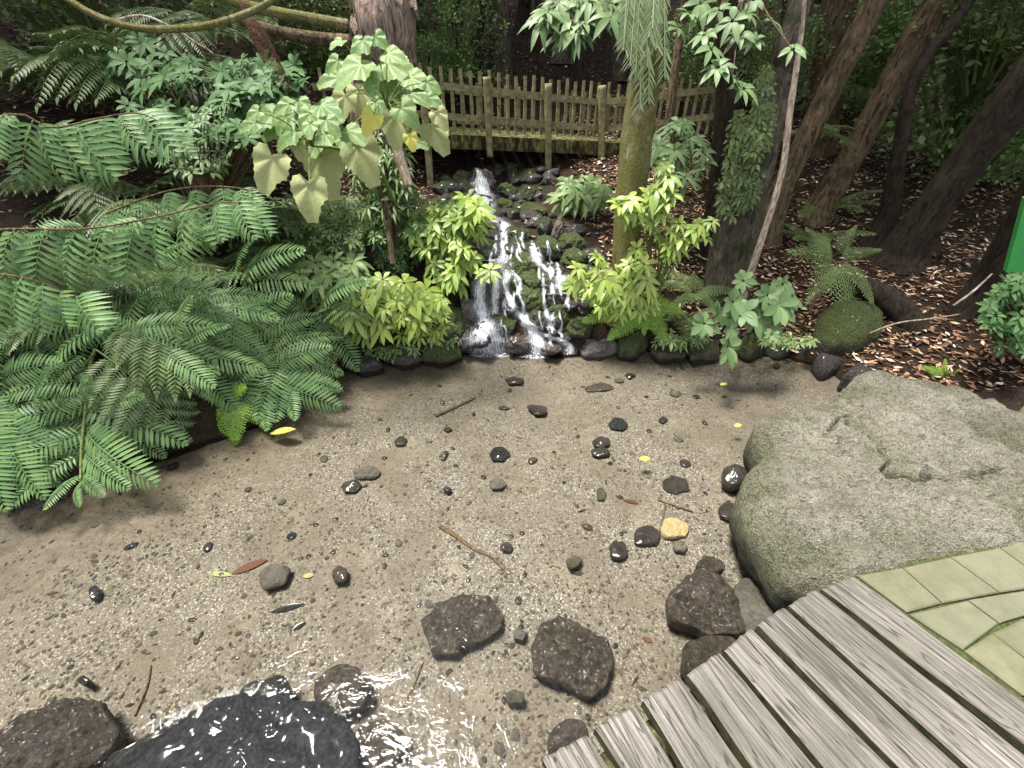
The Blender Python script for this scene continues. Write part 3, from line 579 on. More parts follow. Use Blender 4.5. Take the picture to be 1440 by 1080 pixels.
PS = [
 ('wet_rock', [(940,840),(962,812),(1000,800),(1030,822),(1048,862),(1050,888),(1010,893),(975,880),(942,868)], -.02, -.16, .008, 'rock_pool', 'large wet dark brown rock breaking the water beside the boardwalk'),
 ('flat_stone', [(1028,830),(1050,812),(1078,822),(1098,850),(1092,878),(1060,900),(1040,880)], -.05, -.16, -.015, 'rock_grey', 'pale grey submerged stone tucked between boardwalk and boulder'),
 ('wet_rock', [(978,792),(992,783),(1015,787),(1020,800),(1000,806),(985,802)], -.02, -.14, .0, 'rock_pool', 'small brown stone touching the top of the large brown rock'),
 ('wet_rock', [(965,905),(1000,890),(1040,898),(1030,925),(980,950),(958,945)], -.04, -.18, -.01, 'rock_pool', 'brown submerged rock at the ends of the boardwalk planks'),
 ('wet_rock', [(594,875),(615,848),(650,838),(690,840),(704,862),(700,885),(672,905),(640,922),(608,922),(598,900)], -.085, -.16, -.05, 'rock_pool', 'dark mottled flat rock in the middle of the near pool'),
 ('wet_rock', [(742,915),(760,882),(785,866),(820,880),(850,900),(865,930),(850,958),(832,980),(795,962),(750,950)], -.07, -.16, -.025, 'rock_pool', 'jagged dark purplish rock with shiny wet top in the near pool'),
 ('wet_rock', [(770,1030),(800,1010),(825,1015),(832,1040),(800,1058),(772,1056)], -.03, -.18, .01, 'rock_pool', 'dark rock just off the corner of the lowest plank'),
 ('wet_rock', [(160,1060),(230,1018),(300,985),(380,975),(445,985),(490,1010),(510,1060),(500,1130),(380,1180),(200,1180),(130,1120)], .0, -.2, .045, 'rock_black', 'big black wet rock at the bottom edge of the picture'),
 ('wet_rock', [(-20,1040),(30,1005),(90,985),(140,990),(162,1020),(150,1060),(90,1100),(0,1110)], -.03, -.2, .0, 'rock_pool', 'dark brown submerged rock in the lower left corner'),
 ('wet_rock', [(440,960),(465,935),(500,935),(520,955),(515,985),(480,1000),(445,990)], -.04, -.2, .0, 'rock_pool', 'rounded dark olive rock behind the big black rock'),
 ('wet_rock', [(330,975),(365,955),(400,950),(410,975),(380,990),(345,992)], -.04, -.2, .0, 'rock_black', 'small dark rock at the far rim of the big black rock'),
 ('wet_rock', [(500,1020),(540,1010),(570,1030),(560,1070),(520,1080)], -.06, -.2, -.03, 'rock_pool', 'dim submerged rock right of the big black rock'),
 ('pool_stone', [(930,678),(945,670),(965,674),(971,690),(950,694),(935,690)], -.06, -.12, -.04, 'rock_wet', 'flat angular grey brown stone on the sand above the cream stone'),
 ('pool_stone', [(891,755),(897,741),(915,738),(930,748),(926,763),(905,768),(893,765)], -.06, -.13, -.03, 'rock_wet', 'dark stone touching the left side of the cream stone'),
 ('pool_stone', [(929,745),(934,729),(950,727),(968,740),(966,752),(945,757),(931,754)], -.06, -.13, -.03, 'rock_cream', 'cream yellow stone on the sand near the boardwalk'),
 ('pool_stone', [(856,770),(864,760),(878,762),(884,776),(874,787),(860,783)], -.07, -.13, -.05, 'rock_wet', 'grey brown stone below and left of the cream stone'),
 ('pool_stone', [(1017,660),(1030,654),(1052,660),(1050,678),(1030,683),(1017,674)], -.03, -.12, .015, 'rock_wet', 'dark round stone leaning on the left tip of the boulder'),
 ('pool_stone', [(1010,715),(1020,707),(1038,710),(1040,728),(1025,733),(1013,725)], -.04, -.12, .0, 'rock_wet', 'dark stone half under the left side of the boulder'),
 ('pool_stone', [(855,597),(862,588),(876,588),(885,598),(876,606),(861,604)], -.04, -.11, -.005, 'rock_black', 'black oval stone, the upper right one of the black ovals on the sand'),
 ('pool_stone', [(688,638),(694,631),(710,630),(718,639),(708,648),(692,647)], -.04, -.11, -.005, 'rock_black', 'black oval stone lying alone in the centre of the pool'),
 ('pool_stone', [(833,620),(842,614),(856,616),(859,625),(846,630),(835,627)], -.05, -.11, -.03, 'rock_wet', 'upper one of the two dark stones lying together below the black oval'),
 ('pool_stone', [(831,633),(846,629),(859,634),(856,641),(842,643),(833,640)], -.05, -.11, -.035, 'rock_wet', 'lower one of the two dark stones lying together below the black oval'),
 ('pool_stone', [(478,684),(487,676),(503,675),(510,682),(498,692),(483,692)], -.05, -.11, -.02, 'rock_wet', 'dark stone at the left middle of the sand'),
 ('pool_stone', [(740,570),(752,569),(770,574),(768,583),(752,583)], -.05, -.11, -.02, 'rock_wet', 'dark stone on the sand straight in front of the waterfall'),
 ('pool_stone', [(710,533),(722,530),(738,534),(735,540),(716,541)], -.05, -.11, -.01, 'rock_wet', 'dark stone nearest to the foot of the main fall'),
 ('pool_stone', [(796,788),(806,782),(821,786),(812,798),(800,800)], -.06, -.12, -.05, 'rock_olive', 'grey green stone right of the long twig'),
 ('pool_stone', [(702,768),(711,762),(723,766),(718,775),(706,775)], -.06, -.12, -.05, 'rock_wet', 'small dark stone at the far end of the long twig'),
 ('pool_stone', [(466,802),(477,794),(489,802),(486,817),(470,821)], -.06, -.12, -.04, 'rock_brown', 'brown upright stone in the left part of the near sand'),
 ('pool_stone', [(362,805),(385,792),(408,800),(400,822),(370,832)], -.08, -.12, -.06, 'rock_grey', 'dull flat stone left of the brown upright stone'),
 ('pool_stone', [(553,620),(562,614),(573,617),(570,627),(557,628)], -.05, -.11, -.03, 'rock_wet', 'small dark stone on the sand left of the lone black oval'),
 ('pool_stone', [(497,664),(518,655),(537,662),(532,672),(505,674)], -.08, -.12, -.07, 'rock_grey', 'flat sandy grey stone behind the dark left stone'),
 ('pool_stone', [(688,678),(700,673),(713,679),(706,688),(692,688)], -.08, -.12, -.065, 'rock_grey', 'flat grey stone just below the lone black oval'),
 ('pool_stone', [(839,688),(846,685),(853,694),(849,705),(840,703)], -.07, -.12, -.05, 'rock_olive', 'small olive stone in the middle right of the sand'),
 ('pool_stone', [(710,977),(722,968),(738,976),(734,990),(716,990)], -.08, -.16, -.06, 'rock_olive', 'greenish stone between the two large near rocks and the black rock'),
 ('pool_stone', [(722,888),(733,883),(741,891),(735,901),(723,898)], -.08, -.14, -.06, 'rock_grey', 'small grey stone between the mottled rock and the jagged rock'),
 ('pool_stone', [(946,765),(958,760),(968,768),(962,777),(950,774)], -.08, -.12, -.06, 'rock_grey', 'small grey brown stone right below the cream stone'),
 ('pool_stone', [(125,830),(134,822),(142,830),(138,843),(128,843)], -.07, -.13, -.05, 'rock_black', 'small black stone alone at the far left of the sand'),
 ('pool_stone', [(107,957),(118,950),(128,957),(120,965)], -.08, -.15, -.06, 'rock_black', 'small black stone near the lower left corner rock'),
 ('pool_stone', [(820,545),(850,538),(868,544),(850,550),(828,551)], -.07, -.11, -.05, 'rock_brown', 'long brown stone on the sand below the right side of the cascade'),
 ('pool_stone', [(876,526),(886,523),(895,528),(885,533)], -.05, -.11, -.02, 'rock_black', 'small black stone near the pale grey flat bank stone'),
 ('pool_stone', [(925,590),(932,586),(940,590),(932,595)], -.06, -.11, -.04, 'rock_wet', 'small dark stone right of the upper right black oval'),
 ('pool_stone', [(622,688),(628,683),(636,688),(630,694)], -.07, -.11, -.05, 'rock_wet', 'small dark stone left of the flat grey stone'),
 ('pool_stone', [(622,604),(629,600),(637,604),(630,608)], -.07, -.11, -.05, 'rock_wet', 'small dark stone left of the stone in front of the waterfall'),
 ('pool_stone', [(616,643),(626,634),(632,636),(624,647)], -.07, -.11, -.05, 'rock_brown', 'narrow brown stone left of the lone black oval'),
 ('bank_stone', [(815,490),(835,476),(862,482),(872,492),(850,499),(822,498)], .02, -.1, .10, 'rock_grey', 'grey flat bank stone at the far right shore beside the cascade foot'),
 ('bank_stone', [(866,488),(880,470),(902,470),(908,488),(895,498),(872,498)], .03, -.1, .16, 'rock_moss', 'mossy green stone at the water line under the lime shrub'),
 ('bank_stone', [(915,492),(940,480),(968,486),(965,498),(925,500)], .03, -.1, .10, 'rock_halfmoss', 'low dark stone on the shore below the grey green ferns'),
 ('bank_stone', [(965,490),(985,476),(1012,484),(1010,500),(975,502)], .03, -.1, .12, 'rock_halfmoss', 'dark stone left of the drooping leaf rosette at the shore'),
 ('bank_stone', [(1035,495),(1048,474),(1068,476),(1075,494),(1055,502)], .03, -.1, .17, 'rock_moss', 'green stone right of the drooping leaf rosette at the shore'),
 ('bank_stone', [(1078,492),(1092,480),(1112,484),(1112,497),(1090,500)], .03, -.1, .12, 'rock_halfmoss', 'dark stone between the green shore stone and the leaf litter'),
 ('bank_stone', [(1120,492),(1130,482),(1146,486),(1142,497),(1128,499)], .04, -.1, .12, 'rock_wet', 'small black stone on the shore left of the mossy boulder'),
 ('bank_stone', [(1142,512),(1155,498),(1175,502),(1180,518),(1160,526)], .03, -.1, .13, 'rock_wet', 'dark stone at the right end of the far shore'),
 ('bank_stone', [(1180,535),(1195,522),(1225,524),(1240,536),(1210,545)], .05, -.1, .16, 'rock_wet', 'dark stone behind the top of the big pale boulder'),
 ('mossy_boulder', [(1144,470),(1150,448),(1180,436),(1215,440),(1238,458),(1236,478),(1205,490),(1165,488)], .16, -.1, .36, 'rock_moss', 'rounded moss covered boulder below the green fern on the right bank'),
 ('bank_stone', [(480,512),(500,498),(530,500),(540,514),(510,522)], .02, -.1, .10, 'rock_wet', 'dark shore stone at the right end of the fern bank'),
 ('bank_stone', [(540,505),(560,488),(590,492),(596,506),(565,512)], .02, -.1, .13, 'rock_halfmoss', 'dark shore stone under the lime coloured leaves'),
 ('bank_stone', [(590,503),(608,480),(640,482),(650,500),(620,508)], .02, -.1, .18, 'rock_moss', 'mossy shore stone between the lime leaves and the cascade'),
]
for k, (nm, poly, zc, z0, z1, mat, lab) in enumerate(PS):
    W = [atz(x, y, zc) for x, y in poly]; szz = max((p - W[0]).length for p in W)
    big = szz > .28
    if nm == 'pool_stone' and zc < -.035: zc = -.092; z1 = -.092 + min(.022, szz * .22)
    o = outline_rock(nm, poly, zc, z0, z1, mat, k * 2.3, min(.028, szz * (.06 if big else .05)), seg=110 if big else 40, rings=36 if big else 14, freq=1.6 if big else 1.0, power=2.2 if 'boulder' in nm else 2.8, facet='boulder' not in nm)
    tag(o, lab, 'rock' if 'rock' in nm else ('boulder' if 'boulder' in nm else 'stone'))
# scattered pebbles (individual) and gravel (stuff)
pool_bvh = None
def bedz(x, y): return float(bed_z(np.array([[x]]), np.array([[y]]))[0, 0])
rnd = random.Random(11); cnt = 0
pm = ['rock_wet', 'rock_black', 'rock_brown', 'rock_grey', 'rock_pool', 'rock_olive']
pl = {'rock_wet': 'small dark pebble lying on the sandy bed of the pool', 'rock_black': 'small black pebble lying on the sandy bed of the pool', 'rock_brown': 'small reddish brown pebble lying on the sandy bed of the pool', 'rock_grey': 'small pale grey pebble lying on the sandy bed of the pool', 'rock_olive': 'small olive pebble lying on the sandy bed of the pool', 'rock_pool': 'small mottled brown pebble lying on the sandy bed of the pool'}
while cnt < 230:
    px = rnd.uniform(60, 1120); py = 505 + 560 * rnd.random() ** 1.15
    p = atz(px, py, -.1); d = float(pool_d(np.array([p.x]), np.array([p.y]))[0])
    if d > -.06 or (py > 800 and px > 900 - (py - 800) * .3) or (px > 1030 and py > 600): continue
    s = rnd.uniform(2.0, 5.5) * mpp(p) * (1 if rnd.random() < .8 else 1.6); mt = rnd.choice(pm)
    o = rock_inst('pebble', mt, 'round', rnd.randrange(5), (p.x, p.y, bedz(p.x, p.y) + s * .1), (s, s * rnd.uniform(.6, 1), s * .4), (0, 0, rnd.uniform(0, 6)))
    tag(o, pl[mt], 'pebble', pl[mt].split(' lying')[0] + 's on the pool bed'); cnt += 1
for mt_, nn, sd in (('rock_olive', 1800, 1), ('rock_tan', 5200, 2)):
    mb = MB(); rnd = random.Random(sd); pts = 0
    while pts < nn:
        px = rnd.uniform(0, 1150); py = 500 + 580 * rnd.random() ** 1.2; p = atz(px, py, -.1)
        if noise.noise(Vector((p.x * 2.5, p.y * 2.5, sd * 3))) < rnd.uniform(-.5, .35): continue
        s = rnd.uniform(.0035, .010) * (1.5 if rnd.random() < .1 else 1); z = bedz(p.x, p.y); an = rnd.uniform(0, 6.3); ca, sa = math.cos(an), math.sin(an); ar = rnd.uniform(.5, 1)
        vs = []
        for (rr, zz_, k) in ((1, .0, 6), (.62, .5, 6)):
            for j in range(k):
                t_ = j / k * 6.283; x_ = math.cos(t_) * rr * s * rnd.uniform(.85, 1.15); y_ = math.sin(t_) * rr * s * ar
                vs.append(Vector((p.x + x_ * ca - y_ * sa, p.y + x_ * sa + y_ * ca, z + zz_ * s)))
        mb.add(vs, [(j, (j + 1) % 6, 6 + (j + 1) % 6, 6 + j) for j in range(6)] + [(6, 7, 8, 9, 10, 11)]); pts += 1
    o = mb.build('gravel', M[mt_]); tag(o, kind='stuff')
mb = MB(); rnd = random.Random(8)
for k in range(900):
    px = rnd.uniform(0, 1120); py = 505 + 560 * rnd.random() ** 1.1; p = atz(px, py, -.1)
    if noise.noise(Vector((p.x * 2.1, p.y * 2.1, 33))) < rnd.uniform(-.4, .4): continue
    z = bedz(p.x, p.y) + .005; an = rnd.gauss(.5, .7); l = rnd.uniform(.004, .018) * (1.8 if rnd.random() < .08 else 1); w_ = l * rnd.uniform(.15, .4); d = Vector((math.cos(an), math.sin(an), rnd.uniform(-.1, .1))); s_ = Vector((-d.y, d.x, rnd.uniform(-.1, .2))); c_ = Vector((p.x, p.y, z))
    mb.add([c_ - d * l, c_ - s_ * w_, c_ + Vector((0, 0, .3 * w_)), c_ + s_ * w_, c_ + d * l], [(0, 1, 2), (0, 2, 3), (1, 4, 2), (2, 4, 3)])
n = NT('sunken_debris'); g = n.n('NewGeometry'); M['debris'] = n.end(n.pbr(n.ramp(g.outputs['Random Per Island'], [(0, (.015, .011, .008)), (.6, (.05, .033, .02)), (.9, (.13, .07, .04)), (1, (.3, .25, .14))]), .8, .3))
tag(mb.build('sunken_debris', M['debris'], None, False), kind='stuff')
# ------------------------------------------------------------------ leaf shapes
def leaf(mb, base, d, up, L, W, droop=.3, fold=.25, n_=4, shape=1.0, tip=.0):
    """lanceolate leaf: midrib from base along d, drooping against up"""
    d = d.normalized(); s = d.cross(up)
    if s.length < 1e-4: s = d.cross(Vector((1, 0, .3)))
    s.normalize(); u = s.cross(d).normalized(); vs = []; fs = []
    for i in range(n_ + 1):
        t = i / n_; w = W * math.sin(math.pi * min(1, t ** shape * .96 + .04)) ** .8 * (1 if i < n_ else 0.02)
        c = base + d * (L * t) + Vector((0, 0, -1)) * (droop * L * t * t)
        vs += [c - s * w + u * (fold * w), c, c + s * w + u * (fold * w)]
    for i in range(n_):
        a = i * 3; fs += [(a, a + 1, a + 4, a + 3), (a + 1, a + 2, a + 5, a + 4)]
    mb.add(vs, fs)
def rosette(mb, c, nrm, L, W, k, rnd, spread=1.0, droop=.4, n_=4, full=True, shape=.9):
    nrm = nrm.normalized(); a = nrm.cross(Vector((.3, .2, 1))); a = (a if a.length > .1 else nrm.cross(Vector((1, 0, 0)))).normalized(); b = nrm.cross(a); ph = rnd.uniform(0, 6.3)
    for j in range(k):
        th = ph + 2 * math.pi * (j + rnd.uniform(-.25, .25)) / k; d = a * math.cos(th) + b * math.sin(th) + nrm * rnd.uniform(.05, .45) / spread
        l = L * rnd.uniform(.7, 1.1); leaf(mb, c + d * .01, d, nrm, l, W * l / L, droop * rnd.uniform(.6, 1.4), .2, n_, shape)
def frond_mesh(name, seed, npin=15, plen=.42, npl=16, pll=.085, plw=.018, arch=.16, bip=True, hang=.25, taper='ovate', mat='fern', stalk=.15, seg=2):
    """unit fern frond: base at origin, tip at (0,1,0), arching in +z"""
    rnd = random.Random(seed); mb = MB()
    def mid(t): return Vector((.03 * math.sin(t * 3 + seed), t, arch * 4 * t * (1 - t) * (1 - .25 * t)))
    pr = [mid(i / 10) for i in range(11)]; tube(mb, pr, [.0085 - .0007 * i for i in range(11)], 12, 5)
    for i in range(npin):
        t = stalk + (1 - stalk) * (i + .5) / npin; u = (t - stalk) / (1 - stalk)
        if taper == 'ovate': l = plen * (math.sin(math.pi * min(1, (u * .86 + .12))) ** .75)
        elif taper == 'tri': l = plen * (1 - u) ** .8 + .02
        else: l = plen * math.sin(math.pi * (u * .8 + .18)) ** .6
        T = (mid(min(1, t + .02)) - mid(t - .02)).normalized()
        for sd in (-1, 1):
            c = mid(t + rnd.uniform(-.006, .006)); out = (Vector((sd, 0, 0)) + T * (.35 + .5 * u)).normalized(); hg = hang * rnd.uniform(.6, 1.4)
            ll = l * rnd.uniform(.88, 1.08)
            if not bip:
                leaf(mb, c, out, Vector((0, 0, 1)), ll, plw, hg, .25, 3, .8); continue
            def pc(s): return c + out * (ll * s) + Vector((0, 0, -1)) * (hg * ll * s * s)
            pts = [pc(s / 4) for s in range(5)]; tube(mb, pts, [.003, .0026, .002, .0015, .001], 4, 3, cap=False)
            k = max(5, int(npl * (ll / plen) ** .7))
            for j in range(k):
                s = (j + .6) / k; q = pc(s); tt = (pc(min(1, s + .05)) - pc(s - .05)).normalized(); side = tt.cross(Vector((0, 0, 1))).normalized()
                w_l = pll * (math.sin(math.pi * (s * .72 + .26)) ** .7) * rnd.uniform(.9, 1.1) * (.6 + .4 * ll / plen)
                for s2 in (-1, 1):
                    d = (side * s2 + tt * (.45 + .5 * s)).normalized(); leaf(mb, q, d, Vector((0, 0, 1)), w_l, plw * (.6 + .4 * ll / plen), .12 + rnd.uniform(0, .25), .25, seg, .8)
            leaf(mb, pc(.97), (pc(1) - pc(.9)), Vector((0, 0, 1)), pll * .6, plw, .2, .2, seg)
    leaf(mb, mid(1), T, Vector((0, 0, 1)), plen * .15, plw * 1.2, .2)
    me = mb.mesh(name); me.materials.append(M[mat]); return me
FR = {}
def fr_get(kind, v):
    key = (kind, v)
    if key in FR: return FR[key]
    if kind == 'big': me = frond_mesh('frond', 10 + v, 6, .55, 24, .115, .0105, .16, True, .4, 'ovate', 'fern', .14, 3)
    elif kind == 'hang': me = frond_mesh('frond', 60 + v, 9, .42, 10, .17, .021, .16, True, .75, 'ovate', 'fern', .08, 3)
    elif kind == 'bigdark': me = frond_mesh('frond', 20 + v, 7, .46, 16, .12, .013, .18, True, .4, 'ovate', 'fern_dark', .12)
    elif kind == 'lady': me = frond_mesh('frond', 30 + v, 11, .33, 8, .060, .0095, .16, True, .25, 'ovate', 'fern_mid', .12)
    elif kind == 'lime': me = frond_mesh('frond', 40 + v, 16, .28, 8, .055, .014, .12, True, .25, 'tri', 'fern_lime', .1)
    elif kind == 'lacy': me = frond_mesh('frond', 95 + v, 15, .36, 8, .062, .0095, .16, True, .2, 'tri', 'fern_mid', .14)
    elif kind == 'long': me = frond_mesh('frond', 90 + v, 19, .235, 0, 0, .0175, .12, False, .22, 'sw', 'fern', .02, 3)
    elif kind == 'comb': me = frond_mesh('frond', 80 + v, 9, .44, 0, 0, .036, .10, False, .5, 'sw', 'fern', .02)
    elif kind == 'sword': me = frond_mesh('frond', 50 + v, 30, .13, 0, 0, .012, .16, False, .3, 'sw', 'fern_dark', .06)
    elif kind == 'brown': me = frond_mesh('frond', 70 + v, 20, .2, 9, .05, .008, .1, True, .6, 'ovate', 'deadfrond', .1)
    FR[key] = me; return me
def frond(parent, kind, v, base, tip, roll=0.0, wide=1.0, up=Vector((0, 0, 1))):
    base, tip = Vector(base), Vector(tip); y = tip - base; L = y.length; y.normalize()
    x = y.cross(up)
    if x.length < .05: x = y.cross(Vector((0, -1, .2)))
    x.normalize(); z = x.cross(y); m = Matrix((x * wide, y, z)).transposed(); m = m @ Matrix.Rotation(roll, 3, 'Y')
    o = link(bpy.data.objects.new('frond', fr_get(kind, v % 3))); o.parent = parent
    o.matrix_local = Matrix.Translation(base - Vector(parent.location)) @ m.to_4x4() @ Matrix.Diagonal((L, L, L, 1)); return o
def fern(name, base, label, kind, fronds, group='ferns on the banks', cat='fern'):
    """fronds: (base px,py,Y, tip px,py,Y [, roll, wide])"""
    e = empty(name, base); tag(e, label, cat, group)
    for k, f in enumerate(fronds):
        frond(e, kind, k + int(base[0] * 7), at(f[0], f[1], f[2]), at(f[3], f[4], f[5]), f[6] if len(f) > 6 else 0, f[7] if len(f) > 7 else 1, Vector((0, -.9, .7)) if kind in ('lacy', 'lime', 'brown') else Vector((0, 0, 1)))
    return e
def auto_fern(name, px, py, rad, label, kind, k, seed, Y=None, lift=.1, group='ferns on the banks', tilt=.25, mat=None):
    """a crown of k fronds springing from a point, each about rad photo pixels long"""
    rnd = random.Random(seed); b = hit(px, py) if Y is None else at(px, py, Y)
    e = empty(name, b); tag(e, label, 'fern', group); L = rad * mpp(b)
    for j in range(k):
        th = 2 * math.pi * (j + rnd.uniform(-.3, .3)) / k; l = L * rnd.uniform(.75, 1.15)
        tip = b + Vector((math.cos(th) * l, math.sin(th) * l * .8 - .15 * l, l * rnd.uniform(-.05, .55) - tilt * l * .3)); frond(e, kind, j + seed, b + Vector((0, 0, .02)), tip, rnd.uniform(-.3, .3))
    return e
# ------------------------------------------------------------------ left fern bank
def comb_fern(name, label, rach, ws, combs, seed):
    """main midrib through rach, with hand shaped pinnae (combs) hanging from it"""
    rnd = random.Random(seed); W = [at(*p) for p in rach]; e = empty(name, W[0]); tag(e, label, 'fern', 'ferns on the banks'); mb = MB(); tube(mb, W, [w / 4 * mpp(q) for w, q in zip(ws, W)], 16, 6); mb.build('midrib', M['stem_brown'], e)
    for k, (x0, y0, x1, y1, Y_) in enumerate(combs):
        for rep in range(2):
            jx, jy = rnd.uniform(-9, 9), rnd.uniform(-10, 14); sc_ = rnd.uniform(.75, 1.1) if rep else 1
            frond(e, 'comb', k + rep, at(x0 + jx * .5 * rep, y0 + 3 * rep, Y_ + .06 + .08 * rep), at(x0 + (x1 - x0) * sc_ + jx + rep * rnd.uniform(-22, 22), y0 + (y1 - y0) * sc_ + jy, Y_ - .08 + .12 * rep), rnd.uniform(-.35, .35), rnd.uniform(.85, 1.2), Vector((rnd.uniform(-.3, .3), -1, .5)))
comb_fern('tree_fern', 'pale topped fern arching over the dark hollow at the upper left', [(-90,190,2.5),(20,160,2.5),(72,180,2.5),(140,166,2.55),(200,160,2.6),(250,190,2.65)], [7,6,5,4,3,2],
     [(-60,180,-70,250,2.4),(-20,165,-25,232,2.4),(8,158,8,225,2.42),(43,168,40,238,2.45),(55,172,85,240,2.47),(76,178,128,245,2.5),(106,176,162,234,2.5),(142,166,176,220,2.55),(168,160,212,215,2.58),(192,160,246,204,2.6),(220,172,270,222,2.62),(20,160,-10,200,2.5),(90,172,60,200,2.55)], 1)
comb_fern('tree_fern', 'glossy dark fern reaching from the left edge at mid height with hand shaped hanging leaflets', [(-90,330,2.2),(20,322,2.2),(120,322,2.2),(220,305,2.25),(310,285,2.35),(372,288,2.4)], [8,7,6,5,4,2],
     [(-60,330,-70,410,2.1),(-20,325,-25,400,2.1),(22,322,8,392,2.1),(60,322,48,392,2.12),(108,322,98,394,2.15),(150,318,142,392,2.17),(186,312,182,384,2.2),(224,304,220,376,2.22),(270,293,266,360,2.27),(304,287,320,346,2.3),(332,282,354,326,2.33),(352,283,386,316,2.35),(245,300,300,330,2.4),(120,320,60,335,2.3),(200,310,150,330,2.3)], 2)
comb_fern('tree_fern', 'half hidden fern whose fingers hang behind the mid height fern', [(150,300,2.7),(230,270,2.7),(300,262,2.7),(360,268,2.7)], [5,4,4,3],
     [(170,292,160,340,2.65),(205,280,190,330,2.65),(240,268,235,318,2.65),(275,264,280,312,2.65),(310,262,322,305,2.65),(340,265,360,300,2.65)], 3)
comb_fern('tree_fern', 'dark fern with long fingers cut by the left edge above the largest fern', [(-120,400,1.9),(-20,385,1.9),(50,395,1.95),(110,420,2.0)], [7,6,5,3],
     [(-80,392,-90,470,1.8),(-40,388,-50,465,1.8),(-5,386,-20,460,1.8),(30,390,22,462,1.83),(60,398,62,468,1.87),(88,408,104,468,1.9),(105,418,140,450,1.95)], 4)
def clear(x, y, Y, gap=.08):
    return at(x, y, min(Y, hit(x, y).y - gap))
def long_fern(name, label, rach, ws, combs, Yf, seed):
    rnd = random.Random(seed); W = [clear(x, y, Yf(y) + .02) for x, y in rach]; e = empty(name, W[0]); tag(e, label, 'fern', 'ferns on the banks')
    mb = MB(); tube(mb, W, [w / 2 * mpp(q) for w, q in zip(ws, W)], 16, 6); mb.build('midrib', M['stem'], e)
    for k, (x0, y0, x1, y1) in enumerate(combs):
        a = clear(x0, y0, Yf(y0)); b = clear(x1, y1, Yf(y1) + .06 + rnd.uniform(-.05, .05)); frond(e, 'long', k, a, b, rnd.uniform(-.25, .25), rnd.uniform(.9, 1.2), Vector((rnd.uniform(-.2, .2), -.75, 1)))
YL = lambda y: 2.3 - .78 * (y - 430) / 270; YR = lambda y: 2.72 - .30 * (y - 450) / 140; YM = lambda y: 2.55 - .4 * (y - 400) / 140
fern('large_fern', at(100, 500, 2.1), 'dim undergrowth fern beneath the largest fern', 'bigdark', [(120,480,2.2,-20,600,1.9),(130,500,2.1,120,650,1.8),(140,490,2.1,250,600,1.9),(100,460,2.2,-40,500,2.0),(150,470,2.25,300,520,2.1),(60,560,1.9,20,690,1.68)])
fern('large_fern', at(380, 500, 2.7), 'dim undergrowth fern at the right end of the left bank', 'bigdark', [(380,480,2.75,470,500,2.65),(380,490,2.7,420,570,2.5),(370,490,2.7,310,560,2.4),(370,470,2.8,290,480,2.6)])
long_fern('large_fern', 'largest fern with a straight pale midrib hanging over the pool at the lower left', [(135,490),(127,513),(121,570),(115,625),(113,680)], [5,5,4.5,4,2.5],
  [(123,537,0,557),(121,570,-10,594),(115,606,-8,660),(128,572,258,627),(123,606,214,684),(117,640,182,684),(110,643,10,712),(113,668,62,716),(115,670,147,696),(128,540,230,560),(112,680,112,712)], YL, 1)
long_fern('large_fern', 'wide fern whose long leaflets spread like a star just above the largest fern', [(170,440),(157,455),(145,480)], [4,4,3],
  [(157,452,48,540),(130,445,-6,486),(187,463,302,508),(187,460,300,462),(207,477,308,500),(220,494,302,542),(157,468,192,530),(173,474,220,526),(153,512,153,576),(197,520,208,580),(227,510,246,570),(250,520,300,560),(150,450,90,420),(120,500,60,560),(100,450,10,440)], YL, 2)
long_fern('large_fern', 'fern with parallel leaflets above the pool, right end of the left bank', [(370,455),(392,495),(408,535),(418,575)], [4,4,3,2],
  [(377,465,452,446),(390,490,482,474),(402,510,482,523),(408,530,478,550),(383,495,325,548),(392,503,365,588),(400,520,385,592),(406,540,414,590),(370,458,320,470),(375,455,410,425)], YR, 3)
long_fern('large_fern', 'glossy fern in the middle of the left bank, right of the star shaped fern', [(280,400),(290,425),(300,450)], [4,4,3],
  [(285,405,190,425),(288,412,200,450),(292,420,380,420),(295,432,390,450),(298,445,370,500),(290,440,250,500),(285,400,340,385),(280,400,230,385)], YM, 4)
long_fern('large_fern', 'dark fern along the left edge at mid height', [(-60,450),(-20,440),(30,430)], [4,4,3],
  [(-40,445,-30,520),(-10,438,10,500),(20,432,70,490),(30,430,100,440),(-30,450,-40,600)], YL, 5)
long_fern('large_fern', 'lowest fern at the left edge with its tips over the water', [(-60,560),(-25,590),(0,610)], [4,4,3], [(-30,560,-45,670),(-20,580,32,690),(-10,560,22,650),(-30,600,-18,712),(10,600,60,700),(0,610,10,716),(-5,575,75,640)], lambda y: YL(y) + .03, 6)
fern('small_fern', at(315, 570, 2.1), 'small bright lime green fern hanging over the water on the left', 'lime',
     [(330,560,2.15,290,640,1.98,0,1.3),(330,560,2.15,330,625,1.95,0,1.4),(325,562,2.2,285,555,2.1,0,1.3),(335,560,2.2,375,600,2.05,0,1.2),(325,560,2.2,345,545,2.1,0,1.2)])
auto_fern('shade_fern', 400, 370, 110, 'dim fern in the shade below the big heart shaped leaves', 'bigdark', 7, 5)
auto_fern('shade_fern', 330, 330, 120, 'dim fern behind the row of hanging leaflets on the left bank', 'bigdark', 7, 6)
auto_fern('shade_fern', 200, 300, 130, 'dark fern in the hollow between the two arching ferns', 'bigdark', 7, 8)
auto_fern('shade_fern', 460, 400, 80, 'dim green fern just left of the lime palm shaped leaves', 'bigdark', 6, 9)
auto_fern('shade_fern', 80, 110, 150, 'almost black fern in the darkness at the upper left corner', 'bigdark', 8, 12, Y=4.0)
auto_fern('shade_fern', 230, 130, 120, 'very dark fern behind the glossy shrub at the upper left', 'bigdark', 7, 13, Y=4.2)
auto_fern('shade_fern', 300, 60, 110, 'dark fern below the curved branch at the upper left', 'bigdark', 8, 14, Y=4.4)
